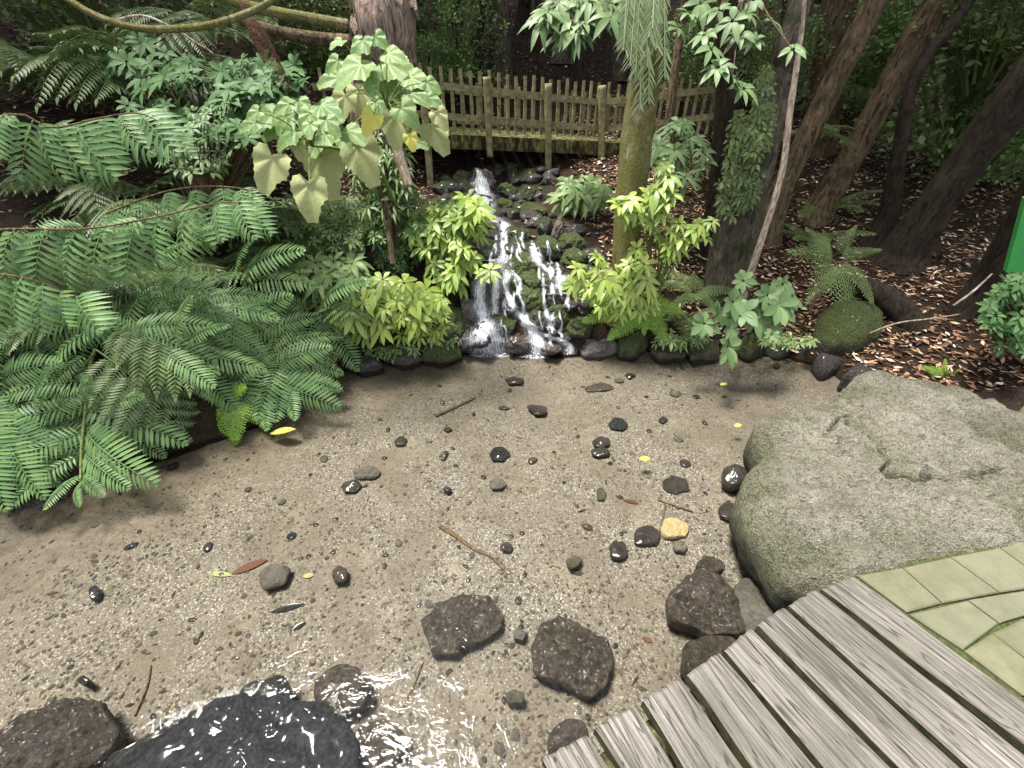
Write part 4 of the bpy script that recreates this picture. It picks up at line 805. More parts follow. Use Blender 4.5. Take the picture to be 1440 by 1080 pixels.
auto_fern('fern', 520, 330, 70, 'dim narrow leaved fern growing at the foot of the shaggy trunk', 'sword', 9, 15)
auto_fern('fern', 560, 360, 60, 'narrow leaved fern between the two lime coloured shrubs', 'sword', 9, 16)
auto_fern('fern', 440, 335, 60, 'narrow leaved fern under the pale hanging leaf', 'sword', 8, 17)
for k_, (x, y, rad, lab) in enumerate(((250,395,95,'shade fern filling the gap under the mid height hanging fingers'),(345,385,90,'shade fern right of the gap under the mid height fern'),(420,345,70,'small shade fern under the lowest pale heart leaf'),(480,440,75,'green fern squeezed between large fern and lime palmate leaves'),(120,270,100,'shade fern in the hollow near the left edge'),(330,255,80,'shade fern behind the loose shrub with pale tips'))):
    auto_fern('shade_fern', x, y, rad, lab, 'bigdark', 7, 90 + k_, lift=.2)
rnd = random.Random(55)
FILL = [(40,470,'fill fern behind the left edge of the largest fern'),(110,430,'fill fern between the star shaped fern and the hanging fingers'),(230,430,'fill fern right of the star shaped fern'),(330,470,'fill fern in the gap before the parallel fern'),(250,500,'fill fern over the water between star fern and lime fern'),(440,440,'fill fern behind the parallel fern'),(60,600,'fill fern low at the left edge behind the largest fern'),(200,400,'fill fern just below the hanging fingers'),(330,400,'fill fern at the right end of the hanging fingers'),(20,380,'fill fern at the left edge under the hanging fingers'),(-20,600,'fill fern cut by the left edge low over the water'),(140,590,'fill fern behind the pale midrib of the largest fern'),(370,525,'fill fern under the parallel fern'),(-10,540,'fill fern cut by the left edge above the lowest one'),(-10,650,'fill fern lowest at the left edge, touching the water')]
for k, (x, y, lab) in enumerate(FILL):
    Y0 = (YL if x < 280 else YR)(max(430, min(y, 640))) + .10; b = clear(x, y, Y0, .04); e = empty('bank_fern', b); tag(e, lab, 'fern', 'ferns on the banks')
    for q in range(8):
        th = 6.283 * (q + rnd.uniform(-.3, .3)) / 8; l = rnd.uniform(85, 135); o1 = clear(x + math.cos(th) * 12, y + math.sin(th) * 10, Y0, .04)
        ex, ey = x + math.cos(th) * l, min(y + math.sin(th) * l * .75 + 18, 705 - max(0, x + math.cos(th) * l) * .27)
        frond(e, 'long', q, o1, clear(ex, ey, Y0 + rnd.uniform(-.12, .02), .05), rnd.uniform(-.4, .4), rnd.uniform(.9, 1.2), Vector((rnd.uniform(-.3, .3), -.7, 1)))
# right bank ferns
fern('lady_fern', hit(1175, 395), 'bright green lacy fern drooping over the mossy boulder on the right', 'lacy',
     [(1172,365,3.6,1186,460,3.15,0,.72),(1170,365,3.6,1112,352,3.4,0,.72),(1170,368,3.6,1138,425,3.25,.2,.72),(1175,362,3.65,1238,352,3.5,0,.72),(1178,368,3.6,1226,425,3.2,-.2,.72),(1172,360,3.65,1205,318,3.75,0,.72),(1165,360,3.65,1135,322,3.7,0,.7)])
auto_fern('lady_fern', 1135, 345, 62, 'flat green fern at the foot of the leaning brown trunks', 'lacy', 7, 22)
auto_fern('lady_fern', 1165, 300, 66, 'pale grey green fern below the second leaning trunk', 'lacy', 7, 23)
auto_fern('lady_fern', 975, 420, 60, 'grey green fern right of the slender green stem', 'lacy', 8, 24)
auto_fern('lady_fern', 965, 455, 52, 'grey green fern hanging to the shore below the slender stem', 'lacy', 7, 25)
auto_fern('lady_fern', 1015, 410, 52, 'grey green fern at the foot of the vine covered trunk', 'lacy', 7, 26)
auto_fern('lady_fern', 1060, 440, 50, 'dim fern behind the rosettes of oval leaves', 'lacy', 7, 27)
auto_fern('lady_fern', 1130, 195, 70, 'pale fern hanging between the leaning trunks', 'lady', 7, 28, Y=5.2)
auto_fern('lady_fern', 1200, 150, 90, 'light green fern glowing far behind the leaning trunks', 'lady', 8, 29, Y=7)
fern('lime_fern', hit(900, 430), 'yellow green fern dipping over the mossy shore stone', 'lime',
     [(905,430,3.15,936,482,2.95,0,1.2),(895,435,3.15,858,478,2.95,0,1.2),(890,425,3.2,820,450,3.05,0,1.0),(905,425,3.2,960,440,3.1,0,1.1),(880,420,3.2,795,405,3.1,0,.9),(900,425,3.2,905,470,3.0,0,1.0)])
fern('seedling_fern', hit(1325, 530), 'tiny fern seedling on the dark slope behind the big boulder, left one', 'lime', [(1325,530,2.45,1350,520,2.4),(1325,530,2.45,1300,515,2.45),(1325,530,2.45,1330,505,2.5)])
fern('seedling_fern', hit(1395, 560), 'tiny fern seedling near the right edge behind the big boulder', 'lime', [(1395,560,2.3,1420,565,2.2),(1395,560,2.3,1375,550,2.3),(1395,560,2.3,1395,535,2.35)])
fern('dead_fern', hit(1150, 425), 'brown withered fern beside the mossy boulder', 'brown', [(1150,410,3.3,1138,440,3.2,0,.7),(1150,412,3.3,1162,436,3.2,0,.6)])
fern('dead_frond', at(345, 0, 3.3), 'hanging red brown dead frond below the branches at the upper left', 'brown',
     [(335,-20,3.3,372,75,3.1,.9,.55),(352,15,3.35,392,120,3.2,-.7,.5)], group='dead fronds')
# ------------------------------------------------------------------ shrubs made of rosettes
def ros_shrub(name, base, label, cat, centres, mat, L, W, k, seed, droop=.4, stemmat='stem', stem_r=.006, nrm=(0, -.55, .8), group=None, spread=1.0, shape=.9, n_=4, join=None):
    rnd = random.Random(seed); base = Vector(base); e = empty(name, base); tag(e, label, cat, group); f = MB(); s = MB()
    for (c, sc) in centres:
        nn = Vector(nrm) + Vector((rnd.uniform(-.5, .5), rnd.uniform(-.4, .3), rnd.uniform(-.2, .3))); rosette(f, c, nn, L * sc, W * sc, k, rnd, spread, droop, n_, True, shape)
        mid_ = (c + base) / 2 + Vector((rnd.uniform(-.05, .05), .06, rnd.uniform(0, .08)))
        if rnd.random() < .75: tube(s, [base, mid_, c], [stem_r, stem_r * .8, stem_r * .4], 6, 5)
    f.build('foliage', M[mat], e); s.build('stem', M[stemmat], e); return e
def cloud(px, py, rx, ry, Y, dY, n_, seed, sc=(.7, 1.15), gap=.0):
    rnd = random.Random(seed); out = []
    while len(out) < n_:
        a, b = rnd.uniform(-1, 1), rnd.uniform(-1, 1)
        if a * a + b * b > 1: continue
        out.append((at(px + a * rx, py + b * ry, Y + rnd.uniform(-dY, dY) - b * dY * .8), rnd.uniform(*sc)))
    return out
ros_shrub('palmate_shrub', hit(545, 470), 'low yellow green shrub with hand shaped leaves at the left shore', 'shrub',
          cloud(540, 428, 82, 36, 3.0, .14, 66, 1, (.5, 1.1)) + cloud(590, 455, 42, 22, 2.95, .05, 30, 2, (.4, .6)) + cloud(500, 455, 34, 18, 2.95, .06, 12, 3, (.4, .7)), 'lime', .135, .026, 7, 4, .5, n_=5, nrm=(0, -.7, .75), shape=1.25)
ros_shrub('palmate_shrub', hit(620, 400), 'dense lime shrub hanging beside the upper left of the cascade', 'shrub',
          cloud(628, 320, 48, 40, 3.5, .16, 62, 5, (.5, 1.15)) + cloud(655, 300, 24, 26, 3.45, .1, 14, 6) + cloud(640, 375, 32, 26, 3.3, .1, 18, 7) + [(at(690, 380, 3.15), .8), (at(680, 385, 3.15), .7)], 'lime_green', .125, .022, 7, 8, .45, n_=5, shape=1.2)
ros_shrub('palmate_shrub', hit(520, 400), 'mid green hand leaved seedling between the ferns and the lime shrub', 'shrub',
          cloud(480, 385, 70, 20, 3.1, .1, 18, 9, (.7, 1.0)), 'fern_mid', .16, .024, 7, 10, .5)
ros_shrub('groundcover_shrub', hit(500, 350), 'tangle of small dull green leaves left of the mossy stump', 'shrub',
          cloud(480, 320, 65, 40, 3.5, .2, 120, 11, (.5, 1)), 'fern_mid', .07, .014, 6, 12, .4, n_=2)
ros_shrub('groundcover_shrub', hit(560, 330), 'small dull leaves clinging round the shaggy trunk base', 'shrub',
          cloud(560, 320, 40, 70, 3.45, .12, 120, 13, (.5, 1)), 'shrub', .07, .012, 6, 14, .5, n_=2)
ros_shrub('groundcover_shrub', hit(540, 320), 'ragged pale green fern like growth covering the lower half of the shaggy trunk', 'shrub', cloud(535, 250, 42, 60, 3.5, .1, 110, 61, (.5, 1.2)), 'fern_mid', .09, .014, 6, 62, .7, n_=2)
ros_shrub('groundcover_shrub', hit(450, 300), 'low mixed greenery on the bank under the pale heart leaves', 'shrub', cloud(440, 310, 90, 40, 3.7, .25, 110, 63, (.5, 1.2)), 'fern_mid', .09, .016, 6, 64, .5, n_=2)
ros_shrub('glossy_shrub', at(300, 300, 3.2), 'glossy leaved shrub in the shade left of the heart shaped leaves', 'shrub',
          cloud(290, 150, 115, 50, 3.4, .3, 105, 15, (.6, 1.15)) + cloud(210, 90, 80, 30, 3.7, .2, 34, 16) + cloud(370, 110, 60, 35, 3.5, .2, 38, 17), 'shrub', .11, .021, 7, 18, .3, 'stem_brown', .008)
ros_shrub('glossy_shrub', at(290, 330, 2.9), 'loose shrub with a few pale young tips above the hanging leaflets', 'shrub',
          cloud(285, 215, 70, 30, 3.1, .15, 46, 19, (.5, .8)) + cloud(290, 170, 30, 18, 2.95, .1, 16, 21, (.3, .5)), 'shrub_glossy', .10, .02, 6, 20, .4, 'stem_brown')
ros_shrub('lime_shrub', hit(900, 440), 'upright lime green shrub in front of the mossy trunk', 'shrub',
          [(at(x, y, Y_), s) for x, y, Y_, s in ((820,392,3.1,1),(845,378,3.1,1),(862,395,3.05,1),(875,408,3.05,1),(850,410,3.05,.9),(890,392,3.05,.9),(905,372,3.05,1),(910,395,3.0,.95),(880,425,3.0,.9),(900,415,3.0,.85),(835,418,3.05,.8),(895,350,3.1,.9),(805,400,3.1,.9),(872,440,3.0,.7),(915,410,3.0,.8),(840,362,3.15,.7),(900,438,3.0,.7),(858,425,3.0,.8), (828,405,3.05,.9), (870,385,3.1,.9), (890,408,3.0,1), (850,392,3.0,1), (812,378,3.1,.8), (905,385,3.05,1), (885,372,3.1,.8), (865,415,3.0,.8), (845,430,3.0,.7), (915,428,3.0,.7))], 'lime', .115, .02, 8, 22, .5, n_=5, nrm=(0, -.8, .6))
e = ros_shrub('tall_seedling', hit(918, 430), 'slender green stemmed sapling with pale leaves just right of the mossy trunk', 'sapling',
          [(at(x, y, Y_), s) for x, y, Y_, s in ((870,290,3.0,1.1),(885,282,3.0,1),(895,300,3.0,.9),(925,265,3.1,1),(935,285,3.05,1),(915,310,3.05,.9),(940,250,3.1,.9),(950,345,3.0,.9),(968,335,3.0,.9),(985,315,3.0,.8),(945,325,3.0,.8),(993,335,3.0,.6),(1000,312,3.0,.6),(940,360,3.0,.7),(925,330,3.05,.8), (880,300,3.0,.8), (912,275,3.05,.9), (945,275,3.05,.9), (930,300,3.05,.8), (958,335,3.0,.9), (975,322,3.0,.9), (955,315,3.0,.7), (940,345,3.0,.8), (905,290,3.05,.7), (935,235,3.15,.8))], 'lime_green', .11, .02, 8, 23, .5, 'stem', .009, n_=5)
ros_shrub('oval_leaf_shrub', hit(1060, 470), 'low shrub of rosettes with large oval leaves at the right shore', 'shrub',
          [(at(x, y, Y_), s) for x, y, Y_, s in ((1030,425,2.75,1.05),(1010,440,2.75,.9),(1045,440,2.7,1.1),(1060,450,2.7,1),(1080,415,2.75,1.0),(1095,430,2.7,1.1),(1110,420,2.75,.9),(1070,435,2.75,1),(990,455,2.7,.9),(1025,462,2.62,.8),(1023,487,2.55,1.15),(1085,455,2.7,.9),(1100,400,2.8,.7),(1045,395,2.85,.7),(1085,470,2.6,.5))], 'shrub_glossy', .118, .031, 8, 24, .25, 'stem_brown', .007, shape=1.15, n_=5, nrm=(0, -.8, .6))
ros_shrub('bank_shrub', hit(820, 290), 'small green shrub in the shade under the right end of the bridge', 'shrub', cloud(820, 272, 36, 18, 4.6, .15, 18, 25, (.8, 1.1)), 'fern_mid', .2, .028, 8, 26, .5)
ros_shrub('bank_shrub', hit(950, 250), 'loose green shrub behind the slender sapling', 'shrub', cloud(955, 215, 40, 48, 4.2, .25, 36, 27, (.6, 1)), 'shrub_glossy', .15, .026, 6, 28, .5, 'stem_brown')
ros_shrub('edge_shrub', hit(1440, 520), 'small leaved bush cut by the right edge below the green panel', 'shrub', cloud(1432, 440, 46, 60, 2.4, .15, 130, 29, (.5, .9)), 'shrub', .075, .017, 6, 30, .3, 'stem_brown')
ros_shrub('leafy_branch', at(1060, -40, 3.4), 'branch with pale glossy leaves hanging in from the top right of the mossy trunk', 'branch',
          [(at(x, y, Y_), s) for x, y, Y_, s in ((1030,30,3.0,1),(1050,20,3.1,1),(1010,15,3.1,1),(1040,50,3.0,.9),(1000,70,2.9,1),(1010,95,2.85,1),(1030,110,2.8,1),(1045,125,2.8,.9),(990,50,3.0,.8),(1060,60,3.1,.8),(1115,70,2.8,.7),(970,20,3.2,1),(955,40,3.2,.9),(1085,30,3.2,.9),(1060,0,3.2,1),(985,5,3.2,1))], 'shrub_glossy', .10, .021, 7, 31, .5, 'stem_brown', .006, n_=5)
ros_shrub('leafy_branch', at(800, -60, 4.6), 'branch with glossy leaves hanging in front of the bridge from above', 'branch', cloud(800, 30, 40, 34, 4.4, .2, 26, 33, (.8, 1.2)) + cloud(850, 10, 40, 20, 4.4, .2, 16, 34), 'shrub_glossy', .18, .03, 6, 35, .6, 'stem_brown')
for px_, py_, rx_, ry_, Y_, n_p, sd_, lab in ((960,478,45,9,2.98,26,71,'sprigs of small leaves between the shore stones under the grey green ferns'), (1110,478,40,10,2.9,22,72,'sprigs of small leaves among the stones left of the mossy boulder'), (555,494,45,8,2.9,26,73,'sprigs of small leaves between the stones under the lime palmate shrub'), (625,478,26,12,3.0,16,74,'sprigs of small leaves on the mossy stones left of the cascade foot')):
    ros_shrub('shore_sprig', at(px_, py_ + 14, Y_), lab, 'plant', cloud(px_, py_, rx_, ry_, Y_, .05, n_p, sd_, (.5, 1.2)), 'fern_mid', .055, .011, 6, sd_, .5, stem_r=.002, n_=3)
# climbing vine leaves on the leaning trunk
ros_shrub('climbing_vine', hit(1035, 395), 'small leaved climber clothing the left side of the dark leaning trunk', 'vine',
          cloud(1046, 225, 26, 66, 3.42, .07, 130, 36, (.5, 1.3)) + cloud(1030, 270, 22, 34, 3.4, .05, 50, 39, (.5, 1.2)) + cloud(1062, 190, 20, 30, 3.45, .08, 40, 40, (.6, 1.4)) + cloud(1075, 150, 14, 60, 3.5, .06, 90, 37, (.5, 1)), 'canopy', .045, .012, 5, 38, .5, 'stem_brown', .003, nrm=(-.2, -1, .2), n_=2)
# ------------------------------------------------------------------ broad heart-shaped leaves
def heart_leaf(mb, c, d, nrm, S, rnd):
    """leaf blade from the stalk point c - d*S/2, tip along d"""
    d = d.normalized(); s = d.cross(nrm).normalized(); u = s.cross(d).normalized(); K = 36; rings = 4; vs = [c - d * (S * .30)]; fs = []
    for r in range(1, rings + 1):
        for k in range(K):
            th = 2 * math.pi * k / K; ct = math.cos(th); lob = 1 + .10 * math.cos(3 * th) + .05 * math.cos(5 * th)
            tipf = 1 + .42 * max(0, ct) ** 6; notch = 1 - .42 * max(0, -ct) ** 10; ser = 1 + (.055 if k % 2 else -.03) * (r == rings)
            rr = .5 * S * lob * tipf * notch * ser * r / rings; x = math.sin(th) * rr; y = ct * rr
            h = -.20 * (x * x + y * y * .9) / S + .10 * S * abs(math.sin(th * 2.5)) * (r / rings) + .06 * S * noise.noise(Vector((x * 9, y * 9, c.x * 9)))
            vs.append(c - d * (S * .30) + d * (y + S * .18 * r / rings) + s * x + u * h)
    for k in range(K): fs.append((0, 1 + k, 1 + (k + 1) % K))
    for r in range(rings - 1):
        for k in range(K):
            k2 = (k + 1) % K; a = 1 + r * K; fs.append((a + k, a + K + k, a + K + k2, a + k2))
    mb.add(vs, fs)
HL = [(352,176,34,'g',-1.0),(388,185,40,'g',-.8),(358,160,26,'g',-.9),(475,60,26,'g',-.5),(606,120,30,'g',1.0),(398,172,34,'g',-.4),(530,150,30,'g',.2),(512,62,28,'g',.2),(445,172,30,'g',.1),(374,168,52,'g',-1.0),(411,163,46,'g',-.6),(423,150,36,'g',.3),(460,154,50,'g',.6),(451,198,48,'g',-.2),(407,193,46,'g',-.7),(464,176,36,'g',.5),(436,181,28,'g',0),(496,190,42,'g',.7),(432,166,34,'g',-.3),
      (379,238,62,'o',-.9),(458,240,66,'o',.25),(436,276,60,'o',-.1),(511,224,64,'o',.6),(614,190,48,'o',.9),
      (497,100,62,'g',-.4),(533,56,30,'g',.8),(553,79,38,'g',.9),(467,113,40,'g',-1.1),(506,66,36,'g',-.4),(540,128,56,'g',.4),(557,95,60,'g',.8),(565,118,42,'g',.7),(586,136,42,'g',.7),(608,142,32,'g',1.1),(571,160,44,'g',.6),(619,166,30,'o',1.0),(586,114,44,'g',.9),
      (521,171,36,'y',-1.2),(506,138,42,'o',.1),(483,146,40,'o',-.6),(555,178,50,'o',.0),(578,198,24,'y',.3),(591,203,24,'g',.9),(470,90,30,'g',-.8),(520,110,44,'g',.1),(400,150,30,'g',-.8),(485,200,30,'g',.3),(420,210,26,'o',0)]
hb = hit(560, 330); e = empty('broadleaf_shrub', hb); tag(e, 'tall plant with big pale heart shaped toothed leaves in front of the bridge end', 'plant')
rnd = random.Random(5); mats = {'g': 'broad', 'o': 'broad_old', 'y': 'broad_yellow'}; sm = MB()
J = [at(500, 200, 2.95), at(440, 205, 2.8), at(545, 150, 2.9)]
tube(sm, [hb, at(545, 260, 3.2), J[0]], [.016, .013, .010], 12, 7); tube(sm, [at(545, 260, 3.2), at(490, 215, 2.95), J[1]], [.012, .010, .007], 10, 6); tube(sm, [J[0], at(525, 170, 2.95), J[2], at(560, 100, 2.95)], [.01, .009, .007, .004], 12, 6)
for (x, y, s, kd, lean) in HL:
    Y_ = 2.74 + rnd.uniform(-.3, .3) - (y - 150) * .0008; c = at(x, y, Y_); S = s * mpp(c) * (.74 if kd == 'g' else .86)
    if kd == 'g': d = Vector((math.sin(lean) * 1.0, -.35, -.42 + rnd.uniform(-.2, .15))); nn = Vector((rnd.uniform(-.3, .3), -.62, .8))
    else: d = Vector((math.sin(lean) * .6, -.28, -.85)); nn = Vector((.1 * lean, -1, .25))
    f = MB(); heart_leaf(f, c, d, nn, S * (1.12 if kd == 'g' else 1.0), rnd); o = f.build('leaf', M[mats[kd]], e)
    j = min(J, key=lambda q: (q - c).length); a = c - d.normalized() * S * .30
    tube(sm, [j, (j + a) / 2 + Vector((0, 0, .035)), a], [.004, .0032, .0022], 7, 5)
sm.build('stem', M['stem'], e)
# ------------------------------------------------------------------ trees
def crown_mesh(seed, nclump=70, per=34, R0=1.0, ls=.11):
    rnd = random.Random(seed); mb = MB()
    for _ in range(nclump):
        while True:
            q = Vector((rnd.uniform(-1, 1), rnd.uniform(-1, 1), rnd.uniform(-.6, .7)))
            if .25 < q.length < 1: break
        for _ in range(per):
            p = q + Vector((rnd.gauss(0, .13), rnd.gauss(0, .13), rnd.gauss(0, .08))); d = Vector((rnd.gauss(0, 1), rnd.gauss(0, 1), rnd.gauss(-.3, .5))).normalized()
            s = d.cross(Vector((rnd.gauss(0, .4), rnd.gauss(0, .4), 1))).normalized(); l = ls * rnd.uniform(.6, 1.2); w = l * .34
            mb.add([p, p + d * l * .5 + s * w, p + d * l, p + d * l * .5 - s * w], [(0, 1, 2, 3)])
        tube(mb, [q * .25 + Vector((0, 0, -.5)), q * .6 + Vector((0, 0, -.1)), q], [.018, .01, .004], 3, 4, cap=False)
    me = mb.mesh('crown', False); me.materials.append(M['canopy']); return me
CROWNS = [crown_mesh(i, 30) for i in range(3)]; OPEN_CROWNS = [crown_mesh(i + 5, 17) for i in range(3)]
def tree(name, label, pts, widths, mat, crown=(2.0, 6.5), seed=0, seg=28, n_=60, rough=.10, group=None, cat='tree', flute=.15, roots=True, cmesh=None, extra=None, coff=(0, 0)):
    """pts: (px,py,Y) from the foot up; widths in photo pixels; goes on above the frame"""
    W = [at(x, y, Y_) for x, y, Y_ in pts]; rs = [w / 2 * mpp(p) for w, p in zip(widths, W)]
    base = W[0].copy(); g = H(base.x, base.y) - .08
    d = (W[-1] - W[-2]).normalized()
    if base.z > g:
        W.insert(0, Vector((base.x - d.x * .05, base.y, g))); rs.insert(0, rs[0] * 1.25)
    if roots: rs[0] *= 1.25
    top = W[-1]; ztop = crown[1]
    if crown[0] > 0:
        k = max(.8, ztop - top.z); dd = Vector((d.x, d.y, max(.5, d.z))).normalized(); dd.x *= .7
        cf = Vector((coff[0], coff[1], 0)); W.append(top + dd * (k * .5) + cf * .35); rs.append(rs[-1] * .85); W.append(top + Vector((dd.x * .8, dd.y, dd.z)) * k + cf); rs.append(rs[-1] * .6)
    e = empty(name, W[0]); tag(e, label, cat, group); mb = MB(); tube(mb, W, rs, n_, seg, rough, 6, flute, seed)
    mb.build('trunk', M[mat], e)
    if crown[0] > 0:
        o = link(bpy.data.objects.new('crown', cmesh or CROWNS[seed % 3])); o.parent = e; o.location = W[-1] - W[0] + Vector((0, 0, .3)); s = crown[0]; o.scale = (s, s, s * .75); o.rotation_euler = (0, 0, seed * 1.3)
    return e, W
te, TW = tree('mossy_tree', 'thick tree trunk coated in yellow green moss beside the cascade', [(879,390,3.25),(881,320,3.28),(896,200,3.32),(911,90,3.35),(922,0,3.4)], [38,38,42,44,42], 'bark_mossy', (2.2, 6.6), 1, 40, 90, .09, coff=(2.0, 4.2))
t2, SW = tree('shaggy_tree', 'trunk with hanging shaggy pinkish bark at the left end of the bridge', [(545,380,3.7),(545,200,3.75),(543,80,3.8),(538,-20,3.85)], [44,46,68,86], 'bark_shaggy', (2.2, 6.3), 2, 40, 70, .16, flute=.25, coff=(-1.6, 5.0))
mb = MB(); rnd = random.Random(9)
for k in range(420):       # peeling bark strips
    u = rnd.uniform(0, 1); y0 = -20 + 200 * u; xc = 540 + rnd.uniform(-48, 44) * (1 - .2 * u); Yd = 3.62 + .0028 * abs(xc - 540); p = at(xc, y0, Yd + rnd.uniform(-.03, .03)); l = rnd.uniform(.06, .22); w = rnd.uniform(.006, .016)
    q = p + Vector((rnd.uniform(-.03, .03), -rnd.uniform(0, .05), -l)); m_ = (p + q) / 2 + Vector((0, -.03, 0)); s = Vector((1, rnd.uniform(-.5, .5), 0)) * w
    mb.add([p - s, p + s, m_ + s * 1.2, m_ - s * 1.2, q + s * .3, q - s * .3], [(0, 1, 2, 3), (3, 2, 4, 5)])
mb.build('peeling_bark', M['bark_shaggy'], t2, False)
tree('vine_tree', 'dark leaning trunk carrying a small leaved climber right of the mossy tree', [(1022,400,3.55),(1042,300,3.6),(1068,200,3.65),(1098,100,3.7),(1128,-10,3.8)], [62,56,50,34,28], 'bark_grey', (1.9, 6.4), 3, 36, 80, .14, coff=(1.8, 3.4))
tree('leaning_tree', 'first of two parallel brown trunks leaning right behind the vine covered trunk', [(1085,300,4.6),(1108,245,4.6),(1150,160,4.6),(1205,50,4.6),(1240,-20,4.6)], [34,27,28,31,31], 'bark_brown', (1.4, 7.4), 4, 24, 60, .08)
tree('leaning_tree', 'second of two parallel brown trunks leaning right, behind the fern', [(1150,300,5.0),(1190,232,5.0),(1230,160,5.0),(1290,50,5.0),(1330,-20,5.0)], [38,31,32,37,37], 'bark_brown', (1.4, 7.8), 5, 24, 60, .08)
tree('dark_stem_tree', 'slim nearly black trunk rising from the foot of the thick dark tree', [(1248,305,4.3),(1262,230,4.3),(1280,130,4.35),(1310,70,4.4),(1375,-20,4.5)], [26,18,16,16,16], 'bark_dark', (1.0, 7.0), 6, 18, 50, .08)
tree('dark_leaning_tree', 'thick dark trunk leaning steeply out of the right edge', [(1275,350,4.0),(1315,290,3.95),(1370,215,3.9),(1450,110,3.8),(1540,-10,3.7)], [60,44,48,56,60], 'bark_dark', (1.4, 7.4), 7, 32, 60, .12)
tree('edge_tree', 'black trunk behind the green panel at the right edge', [(1385,400,3.1),(1420,330,3.05),(1470,230,3.0),(1560,60,2.9)], [34,28,30,34], 'bark_dark', (1.5, 6.2), 8, 24, 50, .1, coff=(1, 0))
tree('red_bark_tree', 'upright trunk with reddish bark behind the two leaning trunks', [(1150,200,7.0),(1165,100,7.0),(1185,-20,7.0)], [44,42,44], 'bark_brown', (2, 7.5), 9, 20, 40, .15)
tree('dark_tree', 'dark upright trunk in front of the right end of the fence', [(1008,290,4.4),(1016,200,4.4),(1022,100,4.4),(1030,-20,4.4)], [28,24,24,26], 'bark_dark', (1.6, 6.8), 10, 20, 40, .12)
tree('slender_tree', 'pale twisting thin stem climbing past the vine covered trunk', [(1060,370,3.15),(1080,310,3.15),(1100,240,3.2),(1112,150,3.25),(1125,60,3.3),(1132,-20,3.3)], [10,9,9,8,7,7], 'bark_pale', (0, 6), 11, 8, 50, .25, roots=False, flute=0)
tree('leaning_pole_tree', 'slim bare trunk leaning behind the fence right of the mossy tree', [(935,250,5.6),(945,130,5.7),(958,40,5.8),(966,-20,5.8)], [12,12,11,10], 'bark_brown', (1.4, 7), 12, 10, 40, .1, roots=False)
# background trunks
rnd = random.Random(21)
BT = [(612,7.8,16),(640,9.5,22),(668,8.2,10),(706,9,34),(735,11,20),(762,8.5,12),(790,10,26),(815,9,18),(836,12,26),(868,9.5,20),(930,10,22),(958,8.6,12),(985,11,28),(1055,9,26),(1090,8.4,14),(1120,10.5,30),(1210,9.5,20),(1255,11,28),(1300,9,18),(1345,10,34),(1400,8.5,24),(1470,9,30),(590,11,30),(560,10,24),(470,8,26),(430,10,20),(380,8.5,28),(300,7.5,26),(220,8,30),(140,7,24),(60,7.5,30),(-20,7,26),(655,13,22),(750,14,24),(900,14,26),(1160,13,24),(1330,14,28),(1560,10,30),(1650,8,30),(-120,7,24)]
for k, (x, Y_, w) in enumerate(BT):
    lean = rnd.uniform(-16, 22); yb = 200
    for yy in range(420, -10, -6):
        q = at(x, yy, Y_)
        if q.z > H(q.x, q.y): yb = yy; break
    else:
        yb = -6
    tree('forest_tree', 'dark tree trunk standing far back in the shade of the woods', [(x, yb, Y_), (x + lean * .4, yb * .5 - 10, Y_), (x + lean, -30, Y_)] if yb > 20 else [(x, yb, Y_), (x + lean, yb - 80, Y_)], [w, w * .85, w * .8][:3 if yb > 20 else 2], 'bark_dark' if k % 3 else 'bark_grey', (rnd.uniform(1.7, 2.4), rnd.uniform(7.0, 9.0) + max(0, Y_ - 9) * .5), k + 20, 14, 30, .12, 'trees at the back of the woods', cmesh=OPEN_CROWNS[k % 3], coff=(0, 1.6))
# understorey bushes at the back
BB = [(640,60,8.2,.8,'leafy bush glimpsed above the pickets left of the bridge middle'),(600,90,7.6,.5,'small leafy bush above the left end of the bridge'),(980,90,7.8,.7,'green bush behind the right hand fence, near the hanging leaves'),(1230,70,8,1.0,'bush in the gap between the leaning trunks'),(1380,110,5.6,1.1,'dense leafy bush at the upper right edge above the thick dark trunk'),(1420,190,5.2,.7,'drooping bush behind the thick dark trunk at the right edge'),(1180,120,9,.9,'light green bush far behind the second leaning trunk'),(1290,20,6.6,.8,'leafy bush at the top between leaning trunks and right edge'),(440,90,6.5,.8,'dark bush behind the heart shaped leaves'),(120,20,5,.9,'dark bush at the very top left'),(1440,20,5.0,1.0,'leafy bush in the top right corner'),(560,20,9,1.0,'far bush behind the shaggy trunk'),(1090,90,7,.6,'bush behind the vine covered trunk'),(1020,40,6,.6,'bush behind the hanging glossy leaves')]
BUSH = []
for i, mt in enumerate(('canopy', 'fern_mid')):
    me = crown_mesh(80 + i, 90, 46, 1, .075).copy(); me.materials.clear(); me.materials.append(M[mt]); BUSH.append(me)
for k, (x, y, Y_, s, lab) in enumerate(BB):
    p = at(x, y, Y_); o = link(bpy.data.objects.new('bush', BUSH[1 if k in (0, 1, 2, 3, 4, 5, 6, 7, 12) else 0])); g = H(p.x, p.y)
    o.location = (p.x, p.y, max(p.z, g + s * .3)); o.scale = (s, s, s * 1.0); o.rotation_euler = (0, 0, k); tag(o, lab, 'bush')
